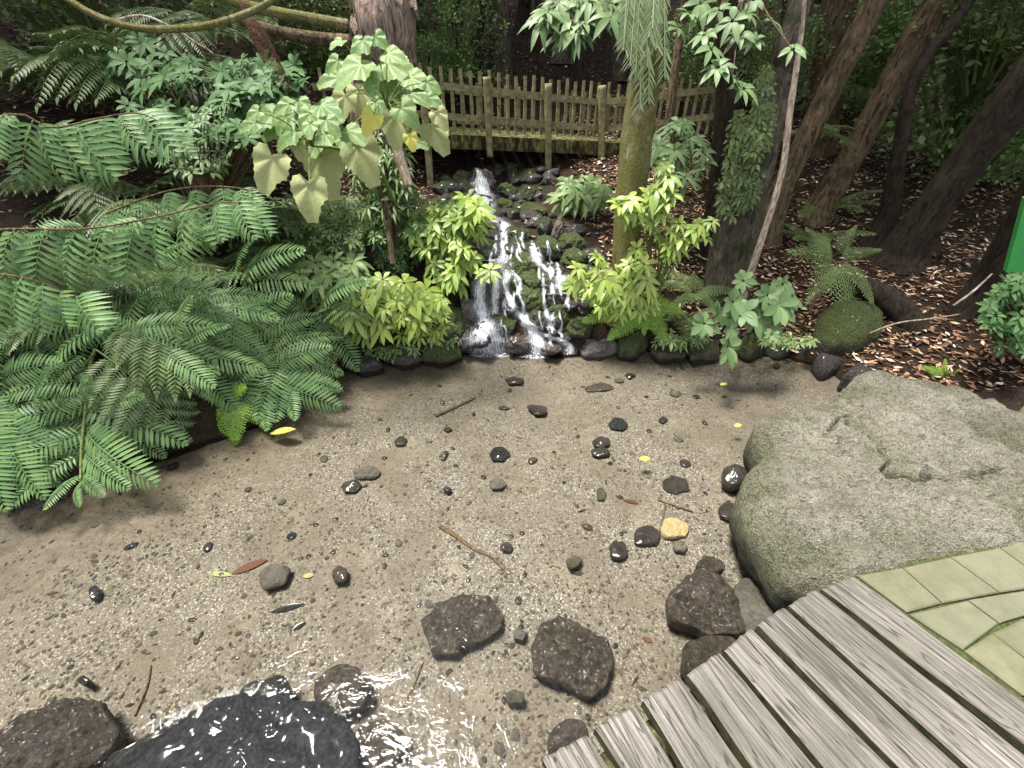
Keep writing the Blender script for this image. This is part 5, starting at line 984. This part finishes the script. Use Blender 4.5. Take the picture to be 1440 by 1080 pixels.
# unseen trees added round the clearing so that their crowns shade it
for k, (x, y, z, s) in enumerate([(-6.6, 1.5, 6, 2.4), (-6.8, 4.8, 6, 2.6), (-5.3, 6.2, 6.2, 2.3), (-4.9, 4.9, 7.2, 1.9), (6.6, 1.2, 6.2, 2.2), (-5.5, -1.5, 6, 2.4), (-2.5, -6.5, 6.5, 2.0)]):
    g = H(x, y) - .1; e = empty('added_shade_tree', (x, y, g)); tag(e, 'unseen tree added so that its crown shades the bank', 'tree', 'unseen trees added for shade')
    mb = MB(); tube(mb, [Vector((x, y, g)), Vector((x + .1, y, 3)), Vector((x, y + .1, z))], [.2, .15, .08], 14, 12, .1); mb.build('trunk', M['bark_dark'], e)
    o = link(bpy.data.objects.new('crown', CROWNS[k % 3])); o.parent = e; o.location = (0, 0, z - g + .3); o.scale = (s, s, s * .7); o.rotation_euler = (0, 0, k)
# branches at the upper left
def stick(name, pts, ws, mat, label, cat='branch', rough=.12, group=None, seg=10):
    W = [at(*p) for p in pts]; mb = MB(); tube(mb, W, [w / 2 * mpp(q) for w, q in zip(ws, W)], max(14, len(W) * 8), seg, rough, 8, .1, len(label)); o = mb.build(name, M[mat]); tag(o, label, cat, group); return o
stick('curved_branch', [(60,-25,2.6),(130,20,2.6),(200,40,2.6),(280,38,2.65),(340,22,2.75),(385,0,2.8),(420,-25,2.9)], [8,9,9,9,9,8,8], 'bark_mossy', 'long sagging mossy branch curving across the upper left corner')
stick('thin_branch', [(160,30,2.7),(200,22,2.7),(240,38,2.7),(300,75,2.75)], [4,3,3,2], 'bark_pale', 'thin twig looping over the sagging branch')
stick('fallen_log', [(300,-6,3.6),(370,14,3.6),(430,25,3.65),(490,36,3.7)], [12,13,13,14], 'bark_mossy', 'upper mossy log reaching to the shaggy trunk', 'log')
stick('fallen_log', [(340,30,3.8),(390,45,3.8),(440,54,3.85),(495,60,3.9)], [12,14,16,18], 'bark_brown', 'lower brown log reaching to the shaggy trunk', 'log')
stick('fallen_log', [(1175,400,3.5),(1215,405,3.4),(1255,425,3.25),(1285,460,3.05),(1290,490,2.95)], [24,30,34,32,24], 'bark_dark', 'dark root like log lying in the leaf litter right of the lacy fern', 'log')
stick('broken_branch', [(555,190,3.4),(562,222,3.35),(575,262,3.3)], [16,15,13], 'bark_pale', 'pale broken stub leaning below the heart shaped leaves')
stick('bent_stem', [(540,280,3.3),(546,320,3.3),(553,372,3.2)], [10,9,8], 'bark_brown', 'dry brown stem above the low lime shrub')
stick('twig', [(1220,470,2.9),(1260,455,2.85),(1310,448,2.8),(1350,442,2.8)], [2.5,2.5,2,1.5], 'bark_pale', 'thin pale twig on the dark slope behind the boulder', 'twig')
stick('twig', [(1340,430,2.9),(1368,410,2.9),(1395,385,2.95)], [3,3,2], 'bark_pale', 'thin leaning twig beside the bush at the right edge', 'twig')
def bedstick(pts, w, mat, label):
    W = [atz(x, y, -.1) for x, y in pts]; W = [Vector((p.x, p.y, bedz(p.x, p.y) + .006)) for p in W]; mb = MB(); tube(mb, W, [w * mpp(W[0]) / 2 * (1 - .5 * i / len(W)) for i in range(len(W))], 20, 6, .3); o = mb.build('twig', M[mat]); tag(o, label, 'twig')
bedstick([(618,738),(640,752),(665,768),(690,780),(706,795),(711,808)], 6, 'stem_brown', 'long thin brown twig lying on the sand in the middle of the pool')
bedstick([(612,584),(640,572),(668,558)], 5, 'stem_brown', 'straight dark twig on the far sand left of the waterfall axis')
bedstick([(935,712),(932,730),(928,748)], 3, 'stem_brown', 'short twig standing up behind the cream stone')
bedstick([(925,705),(948,712),(975,720)], 3, 'stem_brown', 'short twig lying above the cream stone')
bedstick([(560,1000),(580,960),(592,930)], 4, 'stem_brown', 'dark twig on the sand above the riffle')
bedstick([(180,1000),(200,960),(206,930)], 3, 'stem_brown', 'dark twig on the sand near the lower left rock')
def bed_leaf(x, y, L, W, ang, col, label, z=-.099):
    c = atz(x, y, z); c.z = bedz(c.x, c.y) + .006 if z < -.05 else c.z; s = mpp(c); f = MB(); d = Vector((math.cos(ang), math.sin(ang), .05)); leaf(f, c - d * L * s * .5, d, Vector((0, 0, 1)), L * s, W * s / 2, .04, .2, 5, 1.0); o = f.build('fallen_leaf', M[col]); tag(o, label, 'leaf')
bed_leaf(907,645,16,9,.1,'broad_yellow','bright yellow leaf lying right of the two dark stones', -.0)
bed_leaf(1038,598,12,7,.3,'broad_yellow','small yellow leaf on the sand left of the boulder top', .002)
bed_leaf(1018,540,12,6,.3,'broad_yellow','pale yellow leaf near the far right shore', .002)
bed_leaf(350,793,46,13,.5,'deadfrond','long brown leaf under water in the left part of the sand')
bed_leaf(308,804,36,8,-.1,'broad_old','pale tan leaf beside the long brown leaf')
bed_leaf(403,850,46,9,.25,'rock_black','black rotting leaf below the dull flat stone')
bed_leaf(418,875,18,7,.6,'rock_black','small black rotting leaf below the longer one')
bed_leaf(432,805,16,8,.1,'broad_old','small cream leaf left of the brown upright stone')
bed_leaf(398,606,34,14,.3,'broad_yellow','olive yellow leaf at the foot of the fern bank', .004)
bed_leaf(887,707,22,6,-.3,'deadfrond','reddish leaf on the sand left of the angular stone')
bed_leaf(912,895,8,14,1.2,'deadfrond','small red brown leaf right of the jagged rock')
# hanging epiphyte
ep = empty('hanging_epiphyte', at(905, -30, 2.7)); tag(ep, 'tassel of thin pale forking stems hanging in front of the mossy trunk', 'plant'); mb = MB(); rnd = random.Random(4)
for k in range(11):
    x0 = 884 + 5 * k + rnd.uniform(-2, 2); ln = rnd.uniform(60, 165) if x0 < 920 else rnd.uniform(40, 110); dr = rnd.uniform(-2.5, .5); p = [at(x0 + dr * j, -25 + (ln + 25) * j / 5, 2.75 - .02 * j) for j in range(6)]
    tube(mb, p, [.0035] * 6, 10, 4, cap=False)
    for j in range(1, 18):
        t = j / 18 * 4.99; i = int(t); q = p[i].lerp(p[i + 1], t - i)
        for sd in (-1, 1):
            d = Vector((sd * rnd.uniform(.35, .7), rnd.uniform(-.3, .1), -.8)); leaf(mb, q, d, Vector((0, -1, 0)), rnd.uniform(.05, .085), .0032, .05, .2, 3)
mb.build('hanging_stem', M['needle'], ep)
# ------------------------------------------------------------------ leaf litter
n = NT('dry_leaves'); g = n.n('NewGeometry'); c = n.ramp(g.outputs['Random Per Island'], [(0, (.05, .026, .016)), (.35, (.17, .085, .045)), (.6, (.34, .19, .105)), (.82, (.54, .37, .24)), (1, (.78, .66, .52))])
M['litter'] = n.end(n.pbr(c, .6, .4))
rnd = random.Random(31)
def litter(name, region, count, size):
    mb = MB(); k = 0; tries = 0
    X = []; 
    while k < count and tries < count * 6:
        tries += 1; x, y = region(rnd)
        X.append((x, y)); k += 1
    A = np.array(X); Hh = Hn(A[:, 0], A[:, 1]); D = pool_d(A[:, 0], A[:, 1])
    for (x, y), h, d in zip(X, Hh, D):
        if d < .03 or (-.9 < x < .75 and 3 < y < 6.9 and rnd.random() < .85): continue
        h = h + .05 * noise.noise(Vector((x * 1.7, y * 1.7, 0))) * min(1, max(0, h * 3)) + .02 * noise.noise(Vector((x * 6, y * 6, 4))) * min(1, max(0, h * 3)) + rnd.uniform(.004, .022)
        l = rnd.uniform(*size); w = l * rnd.uniform(.3, .5); th = rnd.uniform(0, 6.3); d_ = Vector((math.cos(th), math.sin(th), rnd.uniform(-.35, .35))).normalized(); s = d_.cross(Vector((rnd.uniform(-.4, .4), rnd.uniform(-.4, .4), 1))).normalized(); u = s.cross(d_); c = Vector((x, y, h))
        cu = rnd.uniform(-.15, .3) * l
        mb.add([c - d_ * l * .5, c - s * w * .5 + u * cu * .4, c + s * w * .5 + u * cu * .4, c + d_ * l * .5 + u * cu, c + u * cu * .1], [(0, 4, 1), (0, 2, 4), (4, 2, 3), (1, 4, 3)])
    o = mb.build(name, M['litter'], None, False); tag(o, kind='stuff')
litter('leaf_litter', lambda r: (r.uniform(.8, 7), 2.2 + 6.5 * r.random() ** 1.2), 30000, (.03, .075))
litter('leaf_litter', lambda r: (r.uniform(-5, 3), r.uniform(3.4, 12)), 13000, (.035, .085))
litter('leaf_litter', lambda r: (r.uniform(-5, -.8), r.uniform(2.7, 6)), 3000, (.03, .07))
# low sprigs on the left bank
# ------------------------------------------------------------------ bridge and fences
n = NT('weathered_rail_wood'); w = n.world((6, 6, 6)); c = n.ramp(n.noise(w, 3, 6, .7), [(.3, (.14, .12, .06)), (.55, (.33, .29, .16)), (.75, (.48, .44, .28))])
c = n.mix(n.ramp(n.noise(n.world(), 14, 5), [(.5, 0.0), (.65, .6)]), c, (.09, .10, .025))
M['railwood'] = n.end(n.pbr(c, .85, .25, n.bump(n.noise(n.world((40, 40, 6)), 3, 5), .6, .01)))
n = NT('mossy_beam_wood'); c = n.ramp(n.noise(n.world((3, 3, 1.2)), 5, 7, .7), [(.38, (.02, .016, .01)), (.5, (.07, .06, .03)), (.62, (.26, .27, .08))])
M['beam'] = n.end(n.pbr(c, .9, .2, n.bump(n.noise(n.world(), 50, 5), .6, .01)))
Z = Vector((0, 0, 1))
def rail(parent, a, b, th=.018, hh=.034, mat='railwood', name='rail'):
    mb = MB(); d = (b - a); L = d.length; d = d.normalized(); s = d.cross(Z).normalized(); u = s.cross(d); K = 14; vs = []
    for i in range(K + 1):
        p = a + d * (L * i / K) + Vector((0, 0, .004 * noise.noise(Vector((i * .8, a.x, a.z * 9))))); 
        for (q, r) in ((-1, -1), (1, -1), (1, 1), (-1, 1)): vs.append(p + s * th * q + u * hh * r * (1 + .06 * noise.noise(Vector((i * 1.3, r, a.x)))))
    fs = [(i * 4 + j, i * 4 + (j + 1) % 4, i * 4 + 4 + (j + 1) % 4, i * 4 + 4 + j) for i in range(K) for j in range(4)] + [(3, 2, 1, 0), (K * 4, K * 4 + 1, K * 4 + 2, K * 4 + 3)]
    mb.add(vs, fs); return mb.build(name, M[mat], parent, False)
def picket(parent, p0, p1, dirv, w=.019, t=.009, name='picket'):
    mb = MB(); u = (p1 - p0); L = u.length; u = u.normalized(); d = dirv.normalized(); s = d.cross(u).normalized(); c = (p0 + p1) / 2
    vs = []
    for zz_ in (-.5, 0, .485):
        for a, b in ((-1, -1), (1, -1), (1, 1), (-1, 1)): vs.append(c + u * (L * zz_) + d * (w * a * (.86 if zz_ > .4 else 1)) + s * (t * b))
    mb.add(vs, [(0, 1, 5, 4), (1, 2, 6, 5), (2, 3, 7, 6), (3, 0, 4, 7), (4, 5, 9, 8), (5, 6, 10, 9), (6, 7, 11, 10), (7, 4, 8, 11), (3, 2, 1, 0), (8, 9, 10, 11)]); return mb.build(name, M['railwood'], parent, False)
def fence_run(parent, xa, Ya, xb, Yb, rows, npk, rnd, post_at=(), toward=Vector((0, -1, 0))):
    """rows: pixel y at the two ends for picket top, upper rail, lower rail, picket foot"""
    (t0, t1), (u0, u1), (l0, l1), (f0, f1) = rows; d = (at(xb, u1, Yb) - at(xa, u0, Ya)); d.z = 0; back = d.cross(Z).normalized()
    if back.y < 0: back = -back
    rail(parent, at(xa, u0, Ya), at(xb, u1, Yb)); rail(parent, at(xa, l0, Ya), at(xb, l1, Yb))
    pa, pb = at(xa, t0, Ya), at(xb, t1, Yb); qa, qb = at(xa, f0, Ya), at(xb, f1, Yb); qa.x = pa.x; qb.x = pb.x
    for k in range(npk):
        t = (k + .5) / npk; a = qa.lerp(qb, t); b = pa.lerp(pb, t); j = Vector((rnd.uniform(-.006, .006), 0, rnd.uniform(-.015, .015)))
        picket(parent, a + back * .030, b + back * .030 + j, d)
rnd = random.Random(2)
br = empty('footbridge', at(700, 205, 6.0)); tag(br, 'weathered wooden footbridge with a picket railing crossing above the waterfall', 'footbridge')
YA, YB = 5.6, 6.5
fence_run(br, 583, YA, 850, YB, ((88, 116), (117, 144), (160, 181), (183, 193)), 21, rnd)
fence_run(br, 850, YB, 905, 6.35, ((116, 116), (143, 138), (181, 176), (193, 192)), 4, rnd)
fence_run(br, 440, 5.4, 583, YA, ((96, 88), (122, 118), (158, 160), (186, 183)), 10, rnd)
def deckline(y0, y1, hh, name, mat, back=0.05):
    a, b = at(560, y0 - 2.5, YA - .08), at(905, y1 + 1.5, 6.7); a.y += back; b.y += back; return rail(br, a, b, .04, hh, mat, name)
deckline(199, 210, .075, 'edge_beam', 'beam', .06)
mb = MB(); a, b = at(400, 180, 5.1), at(910, 202, 6.75)       # deck boards across
a.y += .1; b.y += .1; nb = 26; dd = (b - a) / nb; bk = Vector((-.15, 1.1, 0))
a.z += .0; 
for k in range(nb):
    p = a + dd * k; q = a + dd * (k + .93); vs = [p, q, q + bk, p + bk]; lo = [v - Vector((0, 0, .035)) for v in vs]
    mb.add(vs + lo, [(0, 1, 2, 3), (7, 6, 5, 4), (0, 4, 5, 1), (1, 5, 6, 2), (2, 6, 7, 3), (3, 7, 4, 0)])
mb.build('deck', M['beam'], br, False)
def post(parent, x0, y0, x1, y1, Y_, w, name='post'):
    a, b = at(x0, y0, Y_), at(x1, y1, Y_); mb = MB(); r = w / 2 * mpp(a); tube(mb, [b - Vector((0, 0, .02)), a.lerp(b, .5), a], [r * .95, r, r], 16, 14, .06, 5, 0, x0 * .1, True); mb.build(name, M['railwood'], parent)
post(br, 594, 112, 607, 280, 5.55, 11); post(br, 684, 108, 689, 218, 5.83, 10); post(br, 771, 117, 771, 308, 6.12, 10); post(br, 847, 120, 845, 262, 6.42, 11); post(br, 495, 112, 500, 215, 5.38, 10)
# rear railing of the bridge
rr_ = [(v) for v in (0,)]
fa, fb = at(640, 128, 7.0), at(900, 148, 7.7)
rail(br, fa, fb); rail(br, fa - Vector((0, 0, .34)), fb - Vector((0, 0, .34)))
for k in range(14):
    p = fa.lerp(fb, (k + .5) / 14) + Vector((0, .03, 0)); picket(br, p - Vector((0, 0, .5)), p + Vector((0, 0, .12)), fb - fa)
fe = empty('picket_fence', at(1000, 195, 6.2)); tag(fe, 'picket fence running on from the bridge to the right behind the mossy trunk', 'fence')
fence_run(fe, 905, 6.35, 1045, 6.1, ((116, 100), (138, 120), (176, 158), (200, 186)), 11, rnd)
post(fe, 945, 112, 942, 215, 6.25, 9); post(fe, 1010, 105, 1008, 205, 6.1, 9)
# ------------------------------------------------------------------ boardwalk
n = NT('weathered_grey_plank'); tc = n.n('UVMap'); mp = n.n('Mapping'); n.set(mp.inputs[0], tc.outputs[0]); oi = n.n('ObjectInfo'); n.set(mp.inputs['Location'], n.math('MULTIPLY', oi.outputs['Random'], 40)); mp.inputs['Scale'].default_value = (1, 1, 1)
v1 = mp.outputs[0]
wv = n.n('Mapping'); n.set(wv.inputs[0], v1); wv.inputs['Scale'].default_value = (70, 2.2, 1)
g1 = n.noise(wv.outputs[0], 1.0, 7, .7, .9)
wv2 = n.n('Mapping'); n.set(wv2.inputs[0], v1); wv2.inputs['Scale'].default_value = (130, 4, 1); g2 = n.noise(wv2.outputs[0], 1.0, 4, .6, .4)
gg = n.math('ADD', n.math('MULTIPLY', g1, .7), n.math('MULTIPLY', g2, .3))
wv3 = n.n('Mapping'); n.set(wv3.inputs[0], v1); wv3.inputs['Scale'].default_value = (17, .9, 1)
rg_ = n.math('FRACT', n.math('MULTIPLY', n.noise(wv3.outputs[0], 1.0, 3, .5, .3), 17)); crack = n.ramp(rg_, [(0, .45), (.05, .45), (.14, 1.0), (.94, 1.0), (1.0, .45)])
gg = n.math('ADD', n.math('MULTIPLY', gg, .72), n.math('MULTIPLY', crack, .17)); 
c = n.ramp(gg, [(.39, (.015, .013, .011)), (.455, (.095, .084, .071)), (.52, (.225, .205, .182)), (.64, (.37, .34, .31))])
c = n.mix(n.ramp(n.noise(v1, 5, 5), [(.5, 0.0), (.7, .5)]), c, (.11, .105, .10)); c = n.mix(n.ramp(n.noise(n.world(), 1.3, 2), [(.45, .5), (.6, 0.0)]), c, (.10, .095, .07))
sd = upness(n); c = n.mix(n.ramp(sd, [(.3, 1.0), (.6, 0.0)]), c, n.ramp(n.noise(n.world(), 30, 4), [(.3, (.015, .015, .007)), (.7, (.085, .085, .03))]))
M['plank'] = n.end(n.pbr(c, .8, .3, n.bump(gg, 1.0, .03)))
bw = empty('boardwalk', atz(1150, 1000, .3)); tag(bw, 'curved boardwalk of wide weathered grey planks in the lower right corner', 'boardwalk')
ZD = .30
PL = [((1157,827),(1440,1043),(1200,808),(1440,983)),((1110,850),(1367,1080),(1148,827),(1440,1058)),((1067,877),(1268,1080),(1103,852),(1352,1080)),((1020,913),(1162,1080),(1057,882),(1256,1080)),((967,947),(1060,1080),(1012,916),(1150,1080)),((905,983),(964,1080),(957,952),(1046,1080)),((837,1022),(872,1080),(893,991),(948,1080)),((763,1066),(775,1090),(825,1032),(856,1080)),((680,1110),(690,1135),(748,1078),(758,1098))]
for k, (l0, l1, r0, r1) in enumerate(PL):
    A, B, C_, D_ = [atz(x, y, ZD) for x, y in (l0, l1, r0, r1)]; dl = (B - A).normalized(); dr = (D_ - C_).normalized(); L = 2.0; nv, nu = 60, 10; vs = []; uvs = []; rnd = random.Random(k)
    shift = rnd.uniform(-.01, .01)
    for i in range(nv + 1):
        t = (i / nv); t = t ** 1.4 * L
        for j in range(nu + 1):
            s = j / nu; p = (A + dl * t).lerp(C_ + dr * t, s); ew = (.012 * noise.noise(Vector((t * 5, k * 3, 0)))) * (1 if j in (0, nu) else .0)
            p += (C_ - A).normalized() * ew * .5
            if i == 0: p -= dl * (.006 * noise.noise(Vector((s * 6, k, 2)))) 
            rg = .0035 * noise.noise(Vector((s * 22, t * 1.5, k * 5))) + .002 * noise.noise(Vector((s * 50, t * 3, k)))
            e_ = -.008 if j in (0, nu) else 0; p.z += rg + e_ + (-.006 if i == 0 else 0); vs.append(p); uvs.append((s * .145, t))
    nt = len(vs); fs = [(i * (nu + 1) + j, i * (nu + 1) + j + 1, (i + 1) * (nu + 1) + j + 1, (i + 1) * (nu + 1) + j) for i in range(nv) for j in range(nu)]
    # skirts
    rim = [j for j in range(nu + 1)] + [i * (nu + 1) + nu for i in range(1, nv + 1)] + [nv * (nu + 1) + j for j in range(nu - 1, -1, -1)] + [i * (nu + 1) for i in range(nv - 1, 0, -1)]
    lo = []
    for q in rim: lo.append(len(vs)); vs.append(vs[q] - Vector((0, 0, .045))); uvs.append((uvs[q][0] + .05, uvs[q][1]))
    m_ = len(rim)
    for a in range(m_): b = (a + 1) % m_; fs.append((rim[a], lo[a], lo[b], rim[b]))
    fs.append(tuple(lo[::-1])[::-1])
    mb = MB(); mb.add(vs, fs); o = mb.build('plank', M['plank'], bw); ul = o.data.uv_layers.new(name='UVMap')
    for lp in o.data.loops: ul.data[lp.index].uv = uvs[lp.vertex_index]
    o.data.polygons.foreach_set('use_smooth', [False] * len(o.data.polygons))
for nm, pts in (('bearer', [(1190,850),(1080,905),(960,980),(840,1065),(760,1120)]), ('bearer', [(1420,1060),(1330,1130),(1200,1260)])):
    W = [atz(x, y, .2) + Vector((.05, -.04, 0)) for x, y in pts]; mb = MB(); tube(mb, W, [.06] * len(W), 20, 4, 0); mb.build(nm, M['beam'], bw, False)
# ------------------------------------------------------------------ paving
n = NT('mossy_paving'); w = n.world(); c = n.ramp(n.noise(w, 8, 6), [(.35, (.11, .105, .062)), (.6, (.165, .158, .098))])
c = n.mix(n.ramp(n.noise(w, 150, 3), [(.45, 0.0), (.65, .4)]), c, (.12, .13, .06)); g = n.n('NewGeometry')
c = n.mix(n.math('MULTIPLY', g.outputs['Random Per Island'], .5), c, (.14, .14, .105)); c = n.mix(n.ramp(n.noise(w, 18, 7, .75), [(.5, 0.0), (.66, .55)]), c, (.085, .10, .04))
M['paving'] = n.end(n.pbr(c, .9, .25, n.bump(n.noise(w, 120, 5, .7), .5, .006)))
mb = MB()
def slab(poly, z=.30, th=.06, gap=.003):
    W = [atz(x, y, z) for x, y in poly]; c = sum(W, Vector()) / len(W); n_ = len(W); P = [p + (c - p).normalized() * gap for p in W]; P2 = [p + (c - p).normalized() * .008 for p in P]; lo = [p - Vector((0, 0, th)) for p in P]; P = [p - Vector((0, 0, .005)) for p in P]
    mb.add(P2 + P + lo, [tuple(range(n_))[::-1]] + [(i, (i + 1) % n_, n_ + (i + 1) % n_, n_ + i) for i in range(n_)] + [(n_ + i, n_ + (i + 1) % n_, 2 * n_ + (i + 1) % n_, 2 * n_ + i) for i in range(n_)])
for poly in ([(1205,808),(1270,797),(1327,848),(1277,861)], [(1270,797),(1337,782),(1408,833),(1327,848)], [(1337,782),(1407,769),(1480,822),(1408,833)], [(1407,769),(1500,748),(1600,800),(1480,822)],
             [(1279,863),(1362,843),(1407,876),(1356,914)], [(1362,843),(1482,824),(1520,842),(1407,876)], [(1356,914),(1395,889),(1450,930),(1560,1010),(1440,978)], [(1395,889),(1440,868),(1560,940),(1560,1010),(1450,930)], [(1440,868),(1522,843),(1640,900),(1560,940)], [(1440,978),(1560,1010),(1700,1100),(1600,1110)], [(1482,824),(1600,802),(1700,860),(1522,843)]):
    slab(poly)
pv = mb.build('pavement', M['paving'], None, False); tag(pv, kind='structure')
mb = MB(); W = [atz(x, y, .285) for x, y in ((1195,812),(1410,762),(1600,740),(1900,900),(1700,1200),(1440,990))]; mb.add(W + [p - Vector((0, 0, .2)) for p in W], [tuple(range(6))[::-1]] + [(i, (i + 1) % 6, 6 + (i + 1) % 6, 6 + i) for i in range(6)])
n = NT('mossy_joint'); w = n.world(); M['joint'] = n.end(n.pbr(n.ramp(n.noise(w, 60, 4), [(.3, (.03, .04, .012)), (.7, (.10, .12, .04))]), .95, .1, n.bump(n.noise(w, 200, 3), .8, .01)))
pb = mb.build('pavement_base', M['joint'], None, False); tag(pb, kind='structure')
# ------------------------------------------------------------------ green panel
n = NT('green_paint'); M['green'] = n.end(n.pbr(n.ramp(n.noise(n.world(), 20, 4), [(.3, (.035, .27, .06)), (.7, (.05, .33, .08))]), .45, .5))
sg = empty('green_sign', at(1480, 384, 1.9)); tag(sg, 'flat bright green panel cut off by the right edge of the picture', 'sign')
A, B, C_, D_ = at(1415, 383, 1.85), at(1600, 386, 1.8), at(1640, 250, 1.8), at(1443, 280, 1.85); th = Vector((0, .02, .005)); mb = MB()
mb.add([A, B, C_, D_, A + th, B + th, C_ + th, D_ + th], [(0, 1, 2, 3), (7, 6, 5, 4), (0, 4, 5, 1), (1, 5, 6, 2), (2, 6, 7, 3), (3, 7, 4, 0)]); mb.build('panel', M['green'], sg, False)
mb = MB(); p = (B + C_) / 2 + Vector((.25, .1, 0)); p = B + Vector((.1, .03, 0)); tube(mb, [Vector((p.x, p.y, H(p.x, p.y) - .1)), p + Vector((0, 0, .3))], [.03, .03], 6, 10); mb.build('sign_post', M['railwood'], sg)
# ------------------------------------------------------------------ light
wd = bpy.data.worlds.new('World'); SC.world = wd; wd.use_nodes = True; nt = wd.node_tree; nt.nodes.clear()
EL, AZ = 75, 288
sky = nt.nodes.new('ShaderNodeTexSky'); sky.sky_type = 'NISHITA'; sky.sun_disc = False; sky.sun_elevation = R(EL); sky.sun_rotation = R(AZ)
hs = nt.nodes.new('ShaderNodeHueSaturation'); hs.inputs['Saturation'].default_value = .25
bg = nt.nodes.new('ShaderNodeBackground'); bg.inputs[1].default_value = .125; wo = nt.nodes.new('ShaderNodeOutputWorld')
nt.links.new(sky.outputs[0], hs.inputs['Color']); nt.links.new(hs.outputs[0], bg.inputs[0]); nt.links.new(bg.outputs[0], wo.inputs[0])
sl = bpy.data.lights.new('sun', 'SUN'); sl.energy = 3.6; sl.angle = R(14); sl.color = (1, .96, .88); so = link(bpy.data.objects.new('sun', sl))
az = R(AZ); dirv = Vector((math.sin(az) * math.cos(R(EL)), math.cos(az) * math.cos(R(EL)), math.sin(R(EL))))
so.rotation_euler = dirv.to_track_quat('Z', 'Y').to_euler(); so.location = (0, 0, 12)
vs = SC.view_settings; vs.view_transform = 'Standard'; vs.look = 'None'; vs.gamma = 1; vs.exposure = 1.55
SC.cycles.max_bounces = 6; SC.cycles.transparent_max_bounces = 16; SC.cycles.diffuse_bounces = 3; SC.cycles.caustics_reflective = False; SC.cycles.caustics_refractive = False
